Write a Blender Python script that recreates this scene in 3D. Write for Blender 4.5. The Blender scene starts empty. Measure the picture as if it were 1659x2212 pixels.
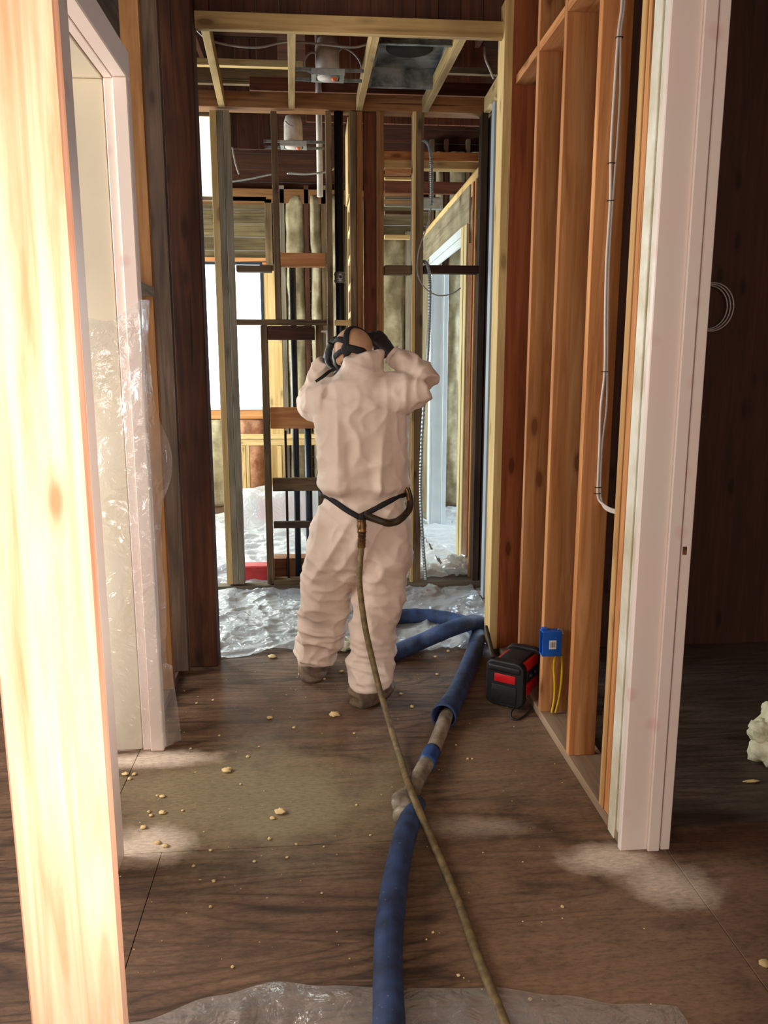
import bpy, bmesh, math, random
from mathutils import Vector, Matrix, noise
from mathutils.bvhtree import BVHTree

random.seed(7)
scene = bpy.context.scene
col = scene.collection

# ------------------------------------------------------------------ camera
IMG_W, IMG_H, FOCAL = 1659, 2212, 1720.0
YAW, PITCH, CAM_H = math.radians(4.8), math.radians(10.7), 1.6
FWD = Vector((math.sin(YAW) * math.cos(PITCH), math.cos(YAW) * math.cos(PITCH), -math.sin(PITCH)))
RGT = Vector((math.cos(YAW), -math.sin(YAW), 0))
UPV = RGT.cross(FWD)
CAM = Vector((0, 0, CAM_H))
cd = bpy.data.cameras.new('camera')
cam = bpy.data.objects.new('camera', cd)
col.objects.link(cam)
cam.matrix_world = Matrix.Translation(CAM) @ Matrix((RGT, UPV, -FWD)).transposed().to_4x4()
cd.sensor_fit = 'VERTICAL'
cd.sensor_height = 24.0
cd.lens = FOCAL / IMG_H * 24.0
cd.clip_start = 0.05
scene.camera = cam

# ------------------------------------------------------------------ world, sun, window light, exposure
world = bpy.data.worlds.new('sky')
scene.world = world
world.use_nodes = True
bg = world.node_tree.nodes['Background']
bg.inputs[0].default_value = (0.75, 0.87, 1.0, 1)
bg.inputs[1].default_value = 1.5


def light_area(name, loc, target, sx, sy, power, color, spread=180):
    d = bpy.data.lights.new(name, 'AREA')
    d.shape = 'RECTANGLE'
    d.size, d.size_y, d.energy, d.color = sx, sy, power, color
    d.spread = math.radians(spread)
    o = bpy.data.objects.new(name, d)
    col.objects.link(o)
    o.location = loc
    o.rotation_euler = (Vector(target) - Vector(loc)).to_track_quat('-Z', 'Y').to_euler()
    return o


SUN_DIR = Vector((-0.45, 0.87, -0.20)).normalized()
sd = bpy.data.lights.new('sun', 'SUN')
sd.energy, sd.angle, sd.color = 22.0, math.radians(10), (1.0, 0.90, 0.82)
sun = bpy.data.objects.new('sun', sd)
col.objects.link(sun)
sun.rotation_euler = SUN_DIR.to_track_quat('-Z', 'Y').to_euler()

light_area('rear_fill', (0.35, -2.45, 2.0), (0.3, 4.0, 1.3), 2.4, 1.7, 120, (1.0, 0.90, 0.79))  # added area lamp for the general light from behind the camera
light_area('daylight_left_room_window', (-2.7, 2.7, 1.9), (1.0, 2.9, 1.5), 1.6, 1.8, 115, (1.0, 0.97, 0.90))
light_area('daylight_middle_window', (-2.8, 5.0, 1.7), (0.3, 4.8, 0.6), 1.0, 1.6, 85, (0.72, 0.87, 1.0))
light_area('daylight_far_left_window', (-2.85, 7.2, 1.9), (0.5, 7.2, 1.2), 1.8, 1.6, 210, (0.95, 1.0, 0.90))
light_area('daylight_far_right_window', (3.05, 7.6, 1.9), (1.0, 6.6, 0.5), 1.8, 1.6, 150, (0.70, 0.87, 1.0))

scene.view_settings.view_transform = 'Standard'
scene.view_settings.look = 'None'
scene.view_settings.exposure = 0.0
scene.view_settings.gamma = 1.0
scene.view_settings.use_curve_mapping = False


# ------------------------------------------------------------------ photo measurements -> world points
def ray(px, py):
    return FWD + RGT * ((px - IMG_W / 2) / FOCAL) - UPV * ((py - IMG_H / 2) / FOCAL)


def PY(px, py, y):
    d = ray(px, py)
    return CAM + d * (y / d.y)


def PZ(px, py, z=0.0):
    d = ray(px, py)
    return CAM + d * ((z - CAM_H) / d.z)


def PX(px, py, x):
    d = ray(px, py)
    return CAM + d * (x / d.x)


# ------------------------------------------------------------------ materials
def srgb(r, g, b):
    f = lambda c: (c / 255 / 12.92) if c / 255 <= 0.04045 else ((c / 255 + 0.055) / 1.055) ** 2.4
    return (f(r), f(g), f(b), 1.0)


class NT:
    def __init__(self, name):
        self.m = bpy.data.materials.new(name)
        self.m.use_nodes = True
        self.t = self.m.node_tree
        self.b = self.t.nodes['Principled BSDF']
        self.out = self.t.nodes['Material Output']

    def n(self, typ, **kw):
        o = self.t.nodes.new(typ)
        for k, v in kw.items():
            if k.startswith('i_'):
                o.inputs[k[2:].replace('_', ' ')].default_value = v
            else:
                setattr(o, k, v)
        return o

    def l(self, a, b):
        self.t.links.new(a, b)

    def mix(self, fac, a, b, mode='MIX'):
        o = self.n('ShaderNodeMix', data_type='RGBA', blend_type=mode)
        for sock, v in ((o.inputs[0], fac), (o.inputs[6], a), (o.inputs[7], b)):
            if isinstance(v, bpy.types.NodeSocket):
                self.l(v, sock)
            else:
                sock.default_value = v
        return o.outputs[2]

    def math(self, op, a, b=0.0, clamp=False):
        o = self.n('ShaderNodeMath', operation=op, use_clamp=clamp)
        for sock, v in ((o.inputs[0], a), (o.inputs[1], b)):
            if isinstance(v, bpy.types.NodeSocket):
                self.l(v, sock)
            else:
                sock.default_value = v
        return o.outputs[0]

    def ramp(self, fac, stops):
        o = self.n('ShaderNodeValToRGB')
        e = o.color_ramp.elements
        while len(e) < len(stops):
            e.new(0.5)
        for el, (p, c) in zip(e, stops):
            el.position = p
            el.color = c
        self.l(fac, o.inputs[0])
        return o.outputs[0]

    def bump(self, h, strength, dist=0.01):
        o = self.n('ShaderNodeBump')
        o.inputs['Strength'].default_value = strength
        o.inputs['Distance'].default_value = dist
        self.l(h, o.inputs['Height'])
        self.l(o.outputs[0], self.b.inputs['Normal'])


def wood(name, c_main, c_dark, c_light, knots=0.8, rough=0.75, stain=0.0, contrast=1.0, knot_col=None):
    w = NT(name)
    tc = w.n('ShaderNodeTexCoord')
    oi = w.n('ShaderNodeObjectInfo')
    off = w.math('MULTIPLY', oi.outputs['Random'], 37.0)
    add = w.n('ShaderNodeVectorMath', operation='ADD')
    w.l(tc.outputs['Object'], add.inputs[0])
    w.l(off, add.inputs[1])
    mp = w.n('ShaderNodeMapping')
    mp.inputs['Scale'].default_value = (1, 1, 0.055)
    w.l(add.outputs[0], mp.inputs[0])
    n1 = w.n('ShaderNodeTexNoise', i_Scale=26.0, i_Detail=5.0, i_Roughness=0.6, i_Distortion=0.9)
    w.l(mp.outputs[0], n1.inputs['Vector'])
    n2 = w.n('ShaderNodeTexNoise', i_Scale=120.0, i_Detail=3.0, i_Roughness=0.6)
    w.l(mp.outputs[0], n2.inputs['Vector'])
    n3 = w.n('ShaderNodeTexNoise', i_Scale=2.2, i_Detail=3.0)
    w.l(add.outputs[0], n3.inputs['Vector'])
    g = w.ramp(n1.outputs[0], [(0.5 - 0.22 / contrast, c_dark), (0.5, c_main), (0.5 + 0.22 / contrast, c_light)])
    g = w.mix(w.math('MULTIPLY', n2.outputs[0], 0.35), g, c_dark)
    v = w.math('MULTIPLY_ADD', oi.outputs['Random'], 0.34)
    v.node.inputs[2].default_value = 0.83
    hs = w.n('ShaderNodeHueSaturation')
    w.l(v, hs.inputs['Value'])
    w.l(g, hs.inputs['Color'])
    g = hs.outputs[0]
    if knots > 0:
        kp = w.n('ShaderNodeMapping')
        kp.inputs['Scale'].default_value = (9.0, 9.0, 3.2)
        w.l(add.outputs[0], kp.inputs[0])
        kn = w.n('ShaderNodeTexNoise', i_Scale=7.0)
        w.l(add.outputs[0], kn.inputs['Vector'])
        kv = w.n('ShaderNodeTexVoronoi', i_Scale=1.0, i_Randomness=1.0)
        w.l(kp.outputs[0], kv.inputs['Vector'])
        kd = w.math('MULTIPLY_ADD', kn.outputs[0], 0.10)
        w.l(kv.outputs['Distance'], kd.node.inputs[2])
        kk = w.ramp(kd, [(0.15, (1, 1, 1, 1)), (0.20, (0.4, 0.4, 0.4, 1)), (0.29, (0, 0, 0, 1))])
        g = w.mix(w.math('MULTIPLY', kk, knots), g, knot_col or tuple(c * 0.45 for c in c_dark[:3]) + (1,))
    cp_ = w.n('ShaderNodeMapping')
    cp_.inputs['Scale'].default_value = (1, 1, 0.02)
    w.l(add.outputs[0], cp_.inputs[0])
    cn = w.n('ShaderNodeTexNoise', i_Scale=34.0, i_Detail=1.0)
    w.l(cp_.outputs[0], cn.inputs['Vector'])
    ck = w.ramp(cn.outputs[0], [(0.735, (0, 0, 0, 1)), (0.76, (1, 1, 1, 1))])
    g = w.mix(w.math('MULTIPLY', ck, 0.75), g, tuple(c * 0.3 for c in c_dark[:3]) + (1,))
    if stain > 0:
        sr = w.ramp(n3.outputs[0], [(0.42, (0, 0, 0, 1)), (0.66, (1, 1, 1, 1))])
        g = w.mix(w.math('MULTIPLY', sr, stain), g, tuple(c * 0.30 for c in c_dark[:3]) + (1,))
    w.l(g, w.b.inputs['Base Color'])
    w.b.inputs['Roughness'].default_value = rough
    w.b.inputs['Specular IOR Level'].default_value = 0.25
    w.bump(n1.outputs[0], 0.18, 0.004)
    return w.m


def plain(name, c, rough=0.5, metal=0.0, spec=0.5, var=0.0, scale=20.0, c2=None, bump=0.0):
    w = NT(name)
    w.b.inputs['Roughness'].default_value = rough
    w.b.inputs['Metallic'].default_value = metal
    w.b.inputs['Specular IOR Level'].default_value = spec
    tc = w.n('ShaderNodeTexCoord')
    n1 = w.n('ShaderNodeTexNoise', i_Scale=scale, i_Detail=4.0, i_Roughness=0.6)
    w.l(tc.outputs['Object'], n1.inputs['Vector'])
    c2 = c2 or tuple(x * (1 - var) for x in c[:3]) + (1,)
    w.l(w.ramp(n1.outputs[0], [(0.38, c2), (0.62, c)]), w.b.inputs['Base Color'])
    if bump:
        w.bump(n1.outputs[0], bump, 0.01)
    return w.m


M = {}
M['fir'] = wood('fir_lumber', srgb(196, 134, 82), srgb(162, 98, 56), srgb(222, 166, 112), 0.85)
M['fir_red'] = wood('red_fir_lumber', srgb(164, 92, 54), srgb(124, 62, 36), srgb(186, 114, 70), 0.8)
M['fir_edge'] = wood('pale_fir_lumber', srgb(222, 176, 116), srgb(196, 142, 86), srgb(234, 196, 140), 0.6)
M['pine'] = wood('pale_pine_lumber', srgb(214, 182, 124), srgb(184, 144, 88), srgb(230, 202, 150), 0.7)
M['pine_old'] = wood('aged_pine_lumber', srgb(182, 150, 98), srgb(132, 102, 62), srgb(200, 170, 118), 0.8, stain=0.35)
M['old'] = wood('old_brown_lumber', srgb(122, 98, 68), srgb(80, 60, 42), srgb(148, 124, 92), 0.7, stain=0.55)
M['grey'] = wood('grey_weathered_lumber', srgb(138, 126, 106), srgb(98, 86, 70), srgb(164, 152, 130), 0.6, stain=0.25)
M['brown'] = wood('aged_brown_fir', srgb(150, 104, 62), srgb(112, 72, 42), srgb(172, 126, 80), 0.6, stain=0.25)
M['plate'] = wood('dusty_sole_plate', srgb(166, 138, 112), srgb(140, 112, 88), srgb(180, 154, 126), 0.2)
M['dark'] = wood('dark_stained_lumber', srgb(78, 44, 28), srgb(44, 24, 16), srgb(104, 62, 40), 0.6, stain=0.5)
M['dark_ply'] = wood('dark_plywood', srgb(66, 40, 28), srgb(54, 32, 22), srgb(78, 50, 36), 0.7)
M['darkgrey'] = wood('dark_dusty_lumber', srgb(92, 72, 58), srgb(58, 42, 34), srgb(118, 96, 78), 0.6, stain=0.4)
M['board'] = wood('red_brown_boards', srgb(104, 56, 34), srgb(72, 38, 24), srgb(124, 72, 44), 0.5)
M['roof'] = wood('dark_roof_boards', srgb(74, 42, 28), srgb(46, 26, 18), srgb(92, 54, 36), 0.3)
M['plank'] = wood('weathered_sheathing_planks', srgb(122, 106, 74), srgb(84, 70, 48), srgb(150, 134, 98), 0.4, stain=0.35)
M['ply'] = wood('stained_plywood', srgb(150, 138, 112), srgb(108, 94, 70), srgb(172, 160, 134), 0.2, stain=0.5)
M['paper'] = plain('insulation_paper', srgb(176, 162, 128), 0.6, c2=srgb(132, 116, 84), scale=6.0, bump=0.5)
M['batt'] = plain('pink_insulation', srgb(196, 146, 112), 0.95, c2=srgb(150, 96, 68), scale=9.0, bump=1.0)
M['black_pipe'] = plain('black_abs_plastic', srgb(24, 26, 30), 0.35, c2=srgb(18, 19, 22))
M['blue_pipe'] = plain('dark_blue_pipe', srgb(38, 52, 66), 0.4, var=0.3)
M['rust_pipe'] = plain('old_copper_pipe', srgb(74, 44, 30), 0.5, metal=0.3, var=0.3)
M['steel'] = plain('galvanised_steel', srgb(172, 178, 176), 0.42, metal=0.85, var=0.2, scale=40.0)
M['duct'] = plain('dusty_dark_duct_metal', srgb(150, 154, 150), 0.4, metal=0.35, c2=srgb(46, 50, 52), scale=6.0)
M['duct_hole_shade'] = plain('black_duct_hole_shade', srgb(20, 20, 20), 0.6, var=0.3)
M['can'] = plain('painted_can_metal', srgb(196, 184, 172), 0.6, metal=0.2, var=0.2)
M['bulb'] = plain('orange_socket', srgb(220, 96, 44), 0.4, var=0.2)
M['cable_white'] = plain('white_cable_sheath', srgb(224, 214, 206), 0.45, var=0.08)
M['cable_grey'] = plain('grey_cable_sheath', srgb(160, 150, 142), 0.45, var=0.15)
M['cable_yellow'] = plain('yellow_cable_sheath', srgb(232, 190, 24), 0.45, var=0.15)
M['staple'] = plain('dark_staple_wire', srgb(52, 40, 34), 0.4, metal=0.6)
M['box_blue'] = plain('blue_plastic', srgb(20, 92, 190), 0.4, var=0.15)
M['red_plastic'] = plain('red_plastic', srgb(206, 26, 34), 0.4, var=0.15)
M['black_plastic'] = plain('black_rubber_plastic', srgb(26, 27, 29), 0.55, c2=srgb(16, 16, 18), scale=60.0)
M['black_fabric'] = plain('black_webbing', srgb(22, 19, 19), 0.8, var=0.2, scale=80)
M['glove'] = plain('dark_glove_rubber', srgb(38, 32, 36), 0.6, var=0.3, scale=40)
M['brass'] = plain('worn_brass', srgb(150, 110, 62), 0.42, metal=0.7, c2=srgb(80, 58, 40))
M['hose_olive'] = plain('olive_rubber_hose', srgb(126, 106, 66), 0.6, c2=srgb(92, 76, 50), scale=30)
M['hose_dark'] = plain('dark_olive_hose', srgb(58, 44, 30), 0.6, var=0.3, scale=30)
M['tape'] = plain('grey_duct_tape', srgb(160, 148, 128), 0.45, c2=srgb(104, 92, 78), scale=14, bump=0.5)
M['tape_blue'] = plain('blue_tape', srgb(32, 74, 138), 0.45, var=0.3, scale=14)
M['skin'] = plain('tan_skin', srgb(196, 154, 122), 0.6, c2=srgb(182, 138, 106), scale=8)
M['eye'] = plain('eye_white', srgb(230, 225, 218), 0.3)
M['foam'] = plain('cream_foam', srgb(236, 212, 160), 0.9, c2=srgb(214, 184, 128), scale=30, bump=0.6)
M['foam_white'] = plain('pale_sprayed_foam', srgb(226, 226, 200), 0.9, c2=srgb(200, 196, 160), scale=20, bump=0.8)
M['shoe'] = plain('dusty_shoe_cover', srgb(122, 102, 84), 0.8, c2=srgb(88, 72, 58), scale=18, bump=0.4)
M['cardboard'] = plain('brown_cardboard', srgb(150, 104, 66), 0.8, c2=srgb(126, 84, 52), scale=9)
M['red_box'] = plain('red_painted_box', srgb(196, 52, 54), 0.5, var=0.2)
M['sun_screen'] = plain('white_sun_screen', srgb(235, 235, 230), 0.6, var=0.02)
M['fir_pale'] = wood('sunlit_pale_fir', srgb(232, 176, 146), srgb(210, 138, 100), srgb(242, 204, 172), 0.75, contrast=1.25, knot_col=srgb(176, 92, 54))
M['clear_dark'] = plain('dark_lens', srgb(40, 42, 46), 0.1, var=0.1)


def painted():
    w = NT('pinkish_white_paint')
    g = w.n('ShaderNodeNewGeometry')
    n1 = w.n('ShaderNodeTexNoise', i_Scale=3.2, i_Detail=2.0)
    w.l(g.outputs['Position'], n1.inputs['Vector'])
    n2 = w.n('ShaderNodeTexVoronoi', i_Scale=7.0)
    w.l(g.outputs['Position'], n2.inputs['Vector'])
    c = w.ramp(n1.outputs[0], [(0.35, srgb(246, 224, 216)), (0.65, srgb(242, 228, 218))])
    spots = w.ramp(n2.outputs['Distance'], [(0.10, (1, 1, 1, 1)), (0.22, (0, 0, 0, 1))])
    c = w.mix(w.math('MULTIPLY', spots, 0.35), c, srgb(226, 160, 154))
    w.l(c, w.b.inputs['Base Color'])
    w.b.inputs['Roughness'].default_value = 0.38
    return w.m


M['paint'] = painted()
M['paint_cream'] = plain('cream_paint', srgb(226, 214, 190), 0.4, var=0.05, scale=4)
M['paint_dirty'] = plain('dirty_white_paint', srgb(244, 240, 226), 0.5, c2=srgb(216, 204, 178), scale=5)
M['paint_cool'] = plain('cool_white_paint', srgb(206, 214, 216), 0.45, var=0.08, scale=5)
M['trim_worn'] = wood('worn_painted_trim', srgb(206, 190, 140), srgb(150, 122, 72), srgb(222, 216, 186), 0.1, 0.5)


def coverall():
    w = NT('white_coverall_fabric')
    tc = w.n('ShaderNodeTexCoord')
    n1 = w.n('ShaderNodeTexNoise', i_Scale=7.0, i_Detail=6.0, i_Roughness=0.6)
    w.l(tc.outputs['Object'], n1.inputs['Vector'])
    n2 = w.n('ShaderNodeTexNoise', i_Scale=2.5, i_Detail=2.0)
    w.l(tc.outputs['Object'], n2.inputs['Vector'])
    c = w.ramp(n2.outputs[0], [(0.35, srgb(214, 190, 174)), (0.65, srgb(222, 202, 188))])
    w.l(c, w.b.inputs['Base Color'])
    w.b.inputs['Roughness'].default_value = 0.7
    w.b.inputs['Specular IOR Level'].default_value = 0.3
    w.bump(n1.outputs[0], 0.35, 0.012)
    return w.m


M['coverall'] = coverall()


def hose_fabric():
    w = NT('blue_hose_jacket')
    tc = w.n('ShaderNodeTexCoord')
    n1 = w.n('ShaderNodeTexNoise', i_Scale=16.0, i_Detail=5.0)
    w.l(tc.outputs['Object'], n1.inputs['Vector'])
    n2 = w.n('ShaderNodeTexNoise', i_Scale=90.0, i_Detail=2.0)
    w.l(tc.outputs['Object'], n2.inputs['Vector'])
    c = w.ramp(n1.outputs[0], [(0.35, srgb(32, 43, 72)), (0.65, srgb(47, 69, 112))])
    fl = w.ramp(n2.outputs[0], [(0.70, (0, 0, 0, 1)), (0.76, (1, 1, 1, 1))])
    c = w.mix(w.math('MULTIPLY', fl, 0.5), c, srgb(150, 140, 126))
    w.l(c, w.b.inputs['Base Color'])
    w.b.inputs['Roughness'].default_value = 0.75
    w.bump(n1.outputs[0], 0.4, 0.01)
    return w.m


M['hose_blue'] = hose_fabric()


def film(name, tint, fac, gloss=0.12):
    w = NT(name)
    t = w.t
    tr = w.n('ShaderNodeBsdfTransparent')
    tr.inputs[0].default_value = (0.96, 0.97, 0.97, 1)
    df = w.n('ShaderNodeBsdfDiffuse')
    df.inputs[0].default_value = tint
    tl = w.n('ShaderNodeBsdfTranslucent')
    tl.inputs[0].default_value = tint
    gl = w.n('ShaderNodeBsdfGlossy')
    gl.inputs['Roughness'].default_value = 0.12
    gl.inputs[0].default_value = (1, 1, 1, 1)
    m1 = w.n('ShaderNodeMixShader')
    m1.inputs[0].default_value = 0.35
    w.l(df.outputs[0], m1.inputs[1])
    w.l(tl.outputs[0], m1.inputs[2])
    m2 = w.n('ShaderNodeMixShader')
    m2.inputs[0].default_value = fac
    w.l(tr.outputs[0], m2.inputs[1])
    w.l(m1.outputs[0], m2.inputs[2])
    m3 = w.n('ShaderNodeMixShader')
    m3.inputs[0].default_value = gloss
    w.l(m2.outputs[0], m3.inputs[1])
    w.l(gl.outputs[0], m3.inputs[2])
    w.l(m3.outputs[0], w.out.inputs['Surface'])
    tc = w.n('ShaderNodeTexCoord')
    n1 = w.n('ShaderNodeTexNoise', i_Scale=14.0, i_Detail=5.0, i_Distortion=1.2)
    w.l(tc.outputs['Object'], n1.inputs['Vector'])
    bp = w.n('ShaderNodeBump')
    bp.inputs['Strength'].default_value = 0.7
    bp.inputs['Distance'].default_value = 0.02
    w.l(n1.outputs[0], bp.inputs['Height'])
    for s in (gl, df):
        w.l(bp.outputs[0], s.inputs['Normal'])
    t.nodes.remove(w.b)
    return w.m


M['film_floor'] = film('floor_plastic_film', (0.90, 0.93, 0.93, 1), 0.70, 0.20)
M['film_clear'] = film('clear_plastic_film', (0.86, 0.83, 0.80, 1), 0.28, 0.12)


def glow(name, c, s):
    w = NT(name)
    e = w.n('ShaderNodeEmission')
    e.inputs[0].default_value = c
    e.inputs[1].default_value = s
    w.l(e.outputs[0], w.out.inputs['Surface'])
    w.t.nodes.remove(w.b)
    return w.m


M['pane'] = glow('bright_frosted_pane', (0.86, 1.0, 0.97, 1), 7.0)
M['patch_glow'] = glow('warm_patch_glow', (1.0, 0.93, 0.62, 1), 2.2)  # self-lit colour for a bright patch that is no lamp


def floor_mat(name, cols):
    w = NT(name)
    g = w.n('ShaderNodeNewGeometry')
    pos = g.outputs['Position']
    mp = w.n('ShaderNodeMapping')
    mp.inputs['Scale'].default_value = (0.7, 5.0, 1.0)
    w.l(pos, mp.inputs[0])
    n1 = w.n('ShaderNodeTexNoise', i_Scale=5.0, i_Detail=6.0, i_Roughness=0.65, i_Distortion=0.4)
    w.l(mp.outputs[0], n1.inputs['Vector'])
    nc = w.n('ShaderNodeTexNoise', i_Scale=0.85, i_Detail=1.6, i_Roughness=0.45, i_Distortion=0.3)
    w.l(mp.outputs[0], nc.inputs['Vector'])
    n2 = w.n('ShaderNodeTexNoise', i_Scale=1.6, i_Detail=4.0)
    w.l(pos, n2.inputs['Vector'])
    n3 = w.n('ShaderNodeTexNoise', i_Scale=5.0, i_Detail=6.0, i_Roughness=0.6)
    w.l(pos, n3.inputs['Vector'])
    base = w.ramp(n1.outputs[0], [(0.34, cols[0]), (0.52, cols[1]), (0.70, cols[2])])
    cont = w.math('PINGPONG', w.math('MULTIPLY', nc.outputs[0], 13.0), 0.5)
    dk = w.ramp(cont, [(0.0, (1, 1, 1, 1)), (0.13, (0.35, 0.35, 0.35, 1)), (0.30, (0, 0, 0, 1))])
    vis = w.ramp(n2.outputs[0], [(0.36, (0.3, 0.3, 0.3, 1)), (0.56, (1, 1, 1, 1))])
    base = w.mix(w.math('MULTIPLY', w.math('MULTIPLY', dk, vis), 0.75), base, srgb(50, 37, 30))
    ms = w.n('ShaderNodeMapping')
    ms.inputs['Scale'].default_value = (0.9, 9.0, 1.0)
    w.l(pos, ms.inputs[0])
    ns = w.n('ShaderNodeTexNoise', i_Scale=2.6, i_Detail=4.0, i_Roughness=0.55, i_Distortion=0.6)
    w.l(ms.outputs[0], ns.inputs['Vector'])
    sk = w.ramp(ns.outputs[0], [(0.54, (0, 0, 0, 1)), (0.66, (1, 1, 1, 1))])
    base = w.mix(w.math('MULTIPLY', w.math('MULTIPLY', sk, vis), 0.75), base, srgb(54, 42, 36))
    stn = w.ramp(n3.outputs[0], [(0.52, (0, 0, 0, 1)), (0.72, (1, 1, 1, 1))])
    base = w.mix(w.math('MULTIPLY', stn, 0.55), base, srgb(72, 60, 50))
    # dry plaster dust with its own outline
    sx = w.n('ShaderNodeSeparateXYZ')
    w.l(pos, sx.inputs[0])

    def blob(cx, cy, rx, ry):
        a = w.math('DIVIDE', w.math('SUBTRACT', sx.outputs[0], cx), rx)
        b = w.math('DIVIDE', w.math('SUBTRACT', sx.outputs[1], cy), ry)
        d = w.math('SQRT', w.math('ADD', w.math('MULTIPLY', a, a), w.math('MULTIPLY', b, b)))
        d = w.math('ADD', d, w.math('MULTIPLY', w.math('SUBTRACT', n2.outputs[0], 0.5), 1.3))
        d = w.math('ADD', d, w.math('MULTIPLY', w.math('SUBTRACT', n3.outputs[0], 0.5), 1.6))
        return w.math('MULTIPLY', w.math('SUBTRACT', 1.2, d, clamp=True), 1.25, clamp=True)

    dust = w.math('MULTIPLY', blob(-0.25, 2.75, 0.6, 0.48), 0.8)
    base = w.mix(dust, base, srgb(142, 128, 98))
    base = w.mix(w.math('MULTIPLY', blob(0.95, 1.85, 0.55, 0.45), 0.6), base, srgb(160, 128, 104))
    base = w.mix(w.math('MULTIPLY', blob(0.75, 2.95, 0.35, 0.5), 0.5), base, srgb(142, 118, 96))
    patch = blob(-0.66, 3.08, 0.30, 0.07)
    for a in ((-0.62, 2.46, 0.20, 0.12), (0.93, 2.27, 0.15, 0.09), (1.06, 2.14, 0.15, 0.12), (0.55, 2.5, 0.2, 0.06)):
        patch = w.math('MAXIMUM', patch, w.math('MULTIPLY', blob(*a), 1.0 if a[0] != 0.55 else 0.35))
    base = w.mix(w.math('MULTIPLY', patch, 0.95), base, srgb(222, 202, 182))
    nf_ = w.n('ShaderNodeTexNoise', i_Scale=70.0, i_Detail=4.0, i_Roughness=0.7)
    mf = w.n('ShaderNodeMapping')
    mf.inputs['Scale'].default_value = (0.5, 1.6, 1.0)
    w.l(pos, mf.inputs[0])
    w.l(mf.outputs[0], nf_.inputs['Vector'])
    sp = w.ramp(nf_.outputs[0], [(0.30, (0.62, 0.60, 0.58, 1)), (0.50, (0.97, 0.97, 0.97, 1)), (0.72, (1.22, 1.2, 1.18, 1))])
    base = w.mix(1.0, base, sp, 'MULTIPLY')
    w.l(base, w.b.inputs['Base Color'])
    w.b.inputs['Roughness'].default_value = 0.55
    w.b.inputs['Specular IOR Level'].default_value = 0.35
    w.bump(n1.outputs[0], 0.15, 0.006)
    return w.m


M['floor'] = floor_mat('worn_plywood_floor', (srgb(100, 77, 60), srgb(118, 90, 70), srgb(132, 104, 82)))
M['floor_shaded'] = floor_mat('shaded_plywood_floor', (srgb(64, 52, 44), srgb(82, 68, 58), srgb(96, 80, 70)))  # darker copy of the floor; the right room's dimness put into the colour


def barcode_mat():
    w = NT('printed_sticker')
    tc = w.n('ShaderNodeTexCoord')
    wv = w.n('ShaderNodeTexNoise', i_Scale=420.0)
    mp = w.n('ShaderNodeMapping')
    mp.inputs['Scale'].default_value = (1, 0.0, 0.0)
    w.l(tc.outputs['Object'], mp.inputs[0])
    w.l(mp.outputs[0], wv.inputs['Vector'])
    w.l(w.ramp(wv.outputs[0], [(0.48, srgb(60, 60, 60)), (0.52, srgb(225, 220, 214))]), w.b.inputs['Base Color'])
    return w.m


M['barcode'] = barcode_mat()
M['sticker'] = plain('white_sticker', srgb(232, 226, 222), 0.5, var=0.04)

# ------------------------------------------------------------------ object helpers
WORLD = {}


def link(o, parent, world_m):
    col.objects.link(o)
    WORLD[o] = world_m
    if parent is not None:
        o.parent = parent
        o.matrix_local = WORLD[parent].inverted() @ world_m
    else:
        o.matrix_local = world_m
    return o


def empty(name, loc, label=None, cat=None, group=None, kind=None, parent=None):
    o = bpy.data.objects.new(name, None)
    o.empty_display_size = 0.1
    link(o, parent, Matrix.Translation(Vector(loc)))
    return tag(o, label, cat, group, kind)


def tag(o, label=None, cat=None, group=None, kind=None):
    for k, v in (('label', label), ('category', cat), ('group', group), ('kind', kind)):
        if v:
            o[k] = v
    return o


def finish(me, mat, smooth):
    me.materials.append(mat)
    if smooth:
        me.polygons.foreach_set('use_smooth', [True] * len(me.polygons))
    me.update()


def mesh(name, verts, faces, mat, parent=None, smooth=False, recentre=True):
    vs = [Vector(v) for v in verts]
    c = Vector((0, 0, 0))
    if recentre:
        lo = Vector([min(v[i] for v in vs) for i in range(3)])
        hi = Vector([max(v[i] for v in vs) for i in range(3)])
        c = Vector(((lo.x + hi.x) / 2, (lo.y + hi.y) / 2, lo.z))
    me = bpy.data.meshes.new(name)
    me.from_pydata([v - c for v in vs], [], faces)
    finish(me, mat, smooth)
    return link(bpy.data.objects.new(name, me), parent, Matrix.Translation(c))


def bm_obj(name, bm, mat, parent=None, world_m=None, smooth=False):
    me = bpy.data.meshes.new(name)
    bm.to_mesh(me)
    bm.free()
    finish(me, mat, smooth)
    return link(bpy.data.objects.new(name, me), parent, world_m or Matrix.Identity(4))


def box_bm(sx, sy, sz, bev=0.002, seg=1):
    bm = bmesh.new()
    bmesh.ops.create_cube(bm, size=1.0)
    bmesh.ops.scale(bm, vec=(sx, sy, sz), verts=bm.verts)
    if bev > 0:
        bev = min(bev, 0.45 * min(sx, sy, sz))
        bmesh.ops.bevel(bm, geom=list(bm.edges), offset=bev, segments=seg, affect='EDGES', profile=0.5)
    return bm


AXR = {'z': Matrix.Identity(4),
       'x': Matrix(((0, 0, 1, 0), (0, 1, 0, 0), (-1, 0, 0, 0), (0, 0, 0, 1))),
       'y': Matrix(((1, 0, 0, 0), (0, 0, 1, 0), (0, -1, 0, 0), (0, 0, 0, 1)))}


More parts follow.
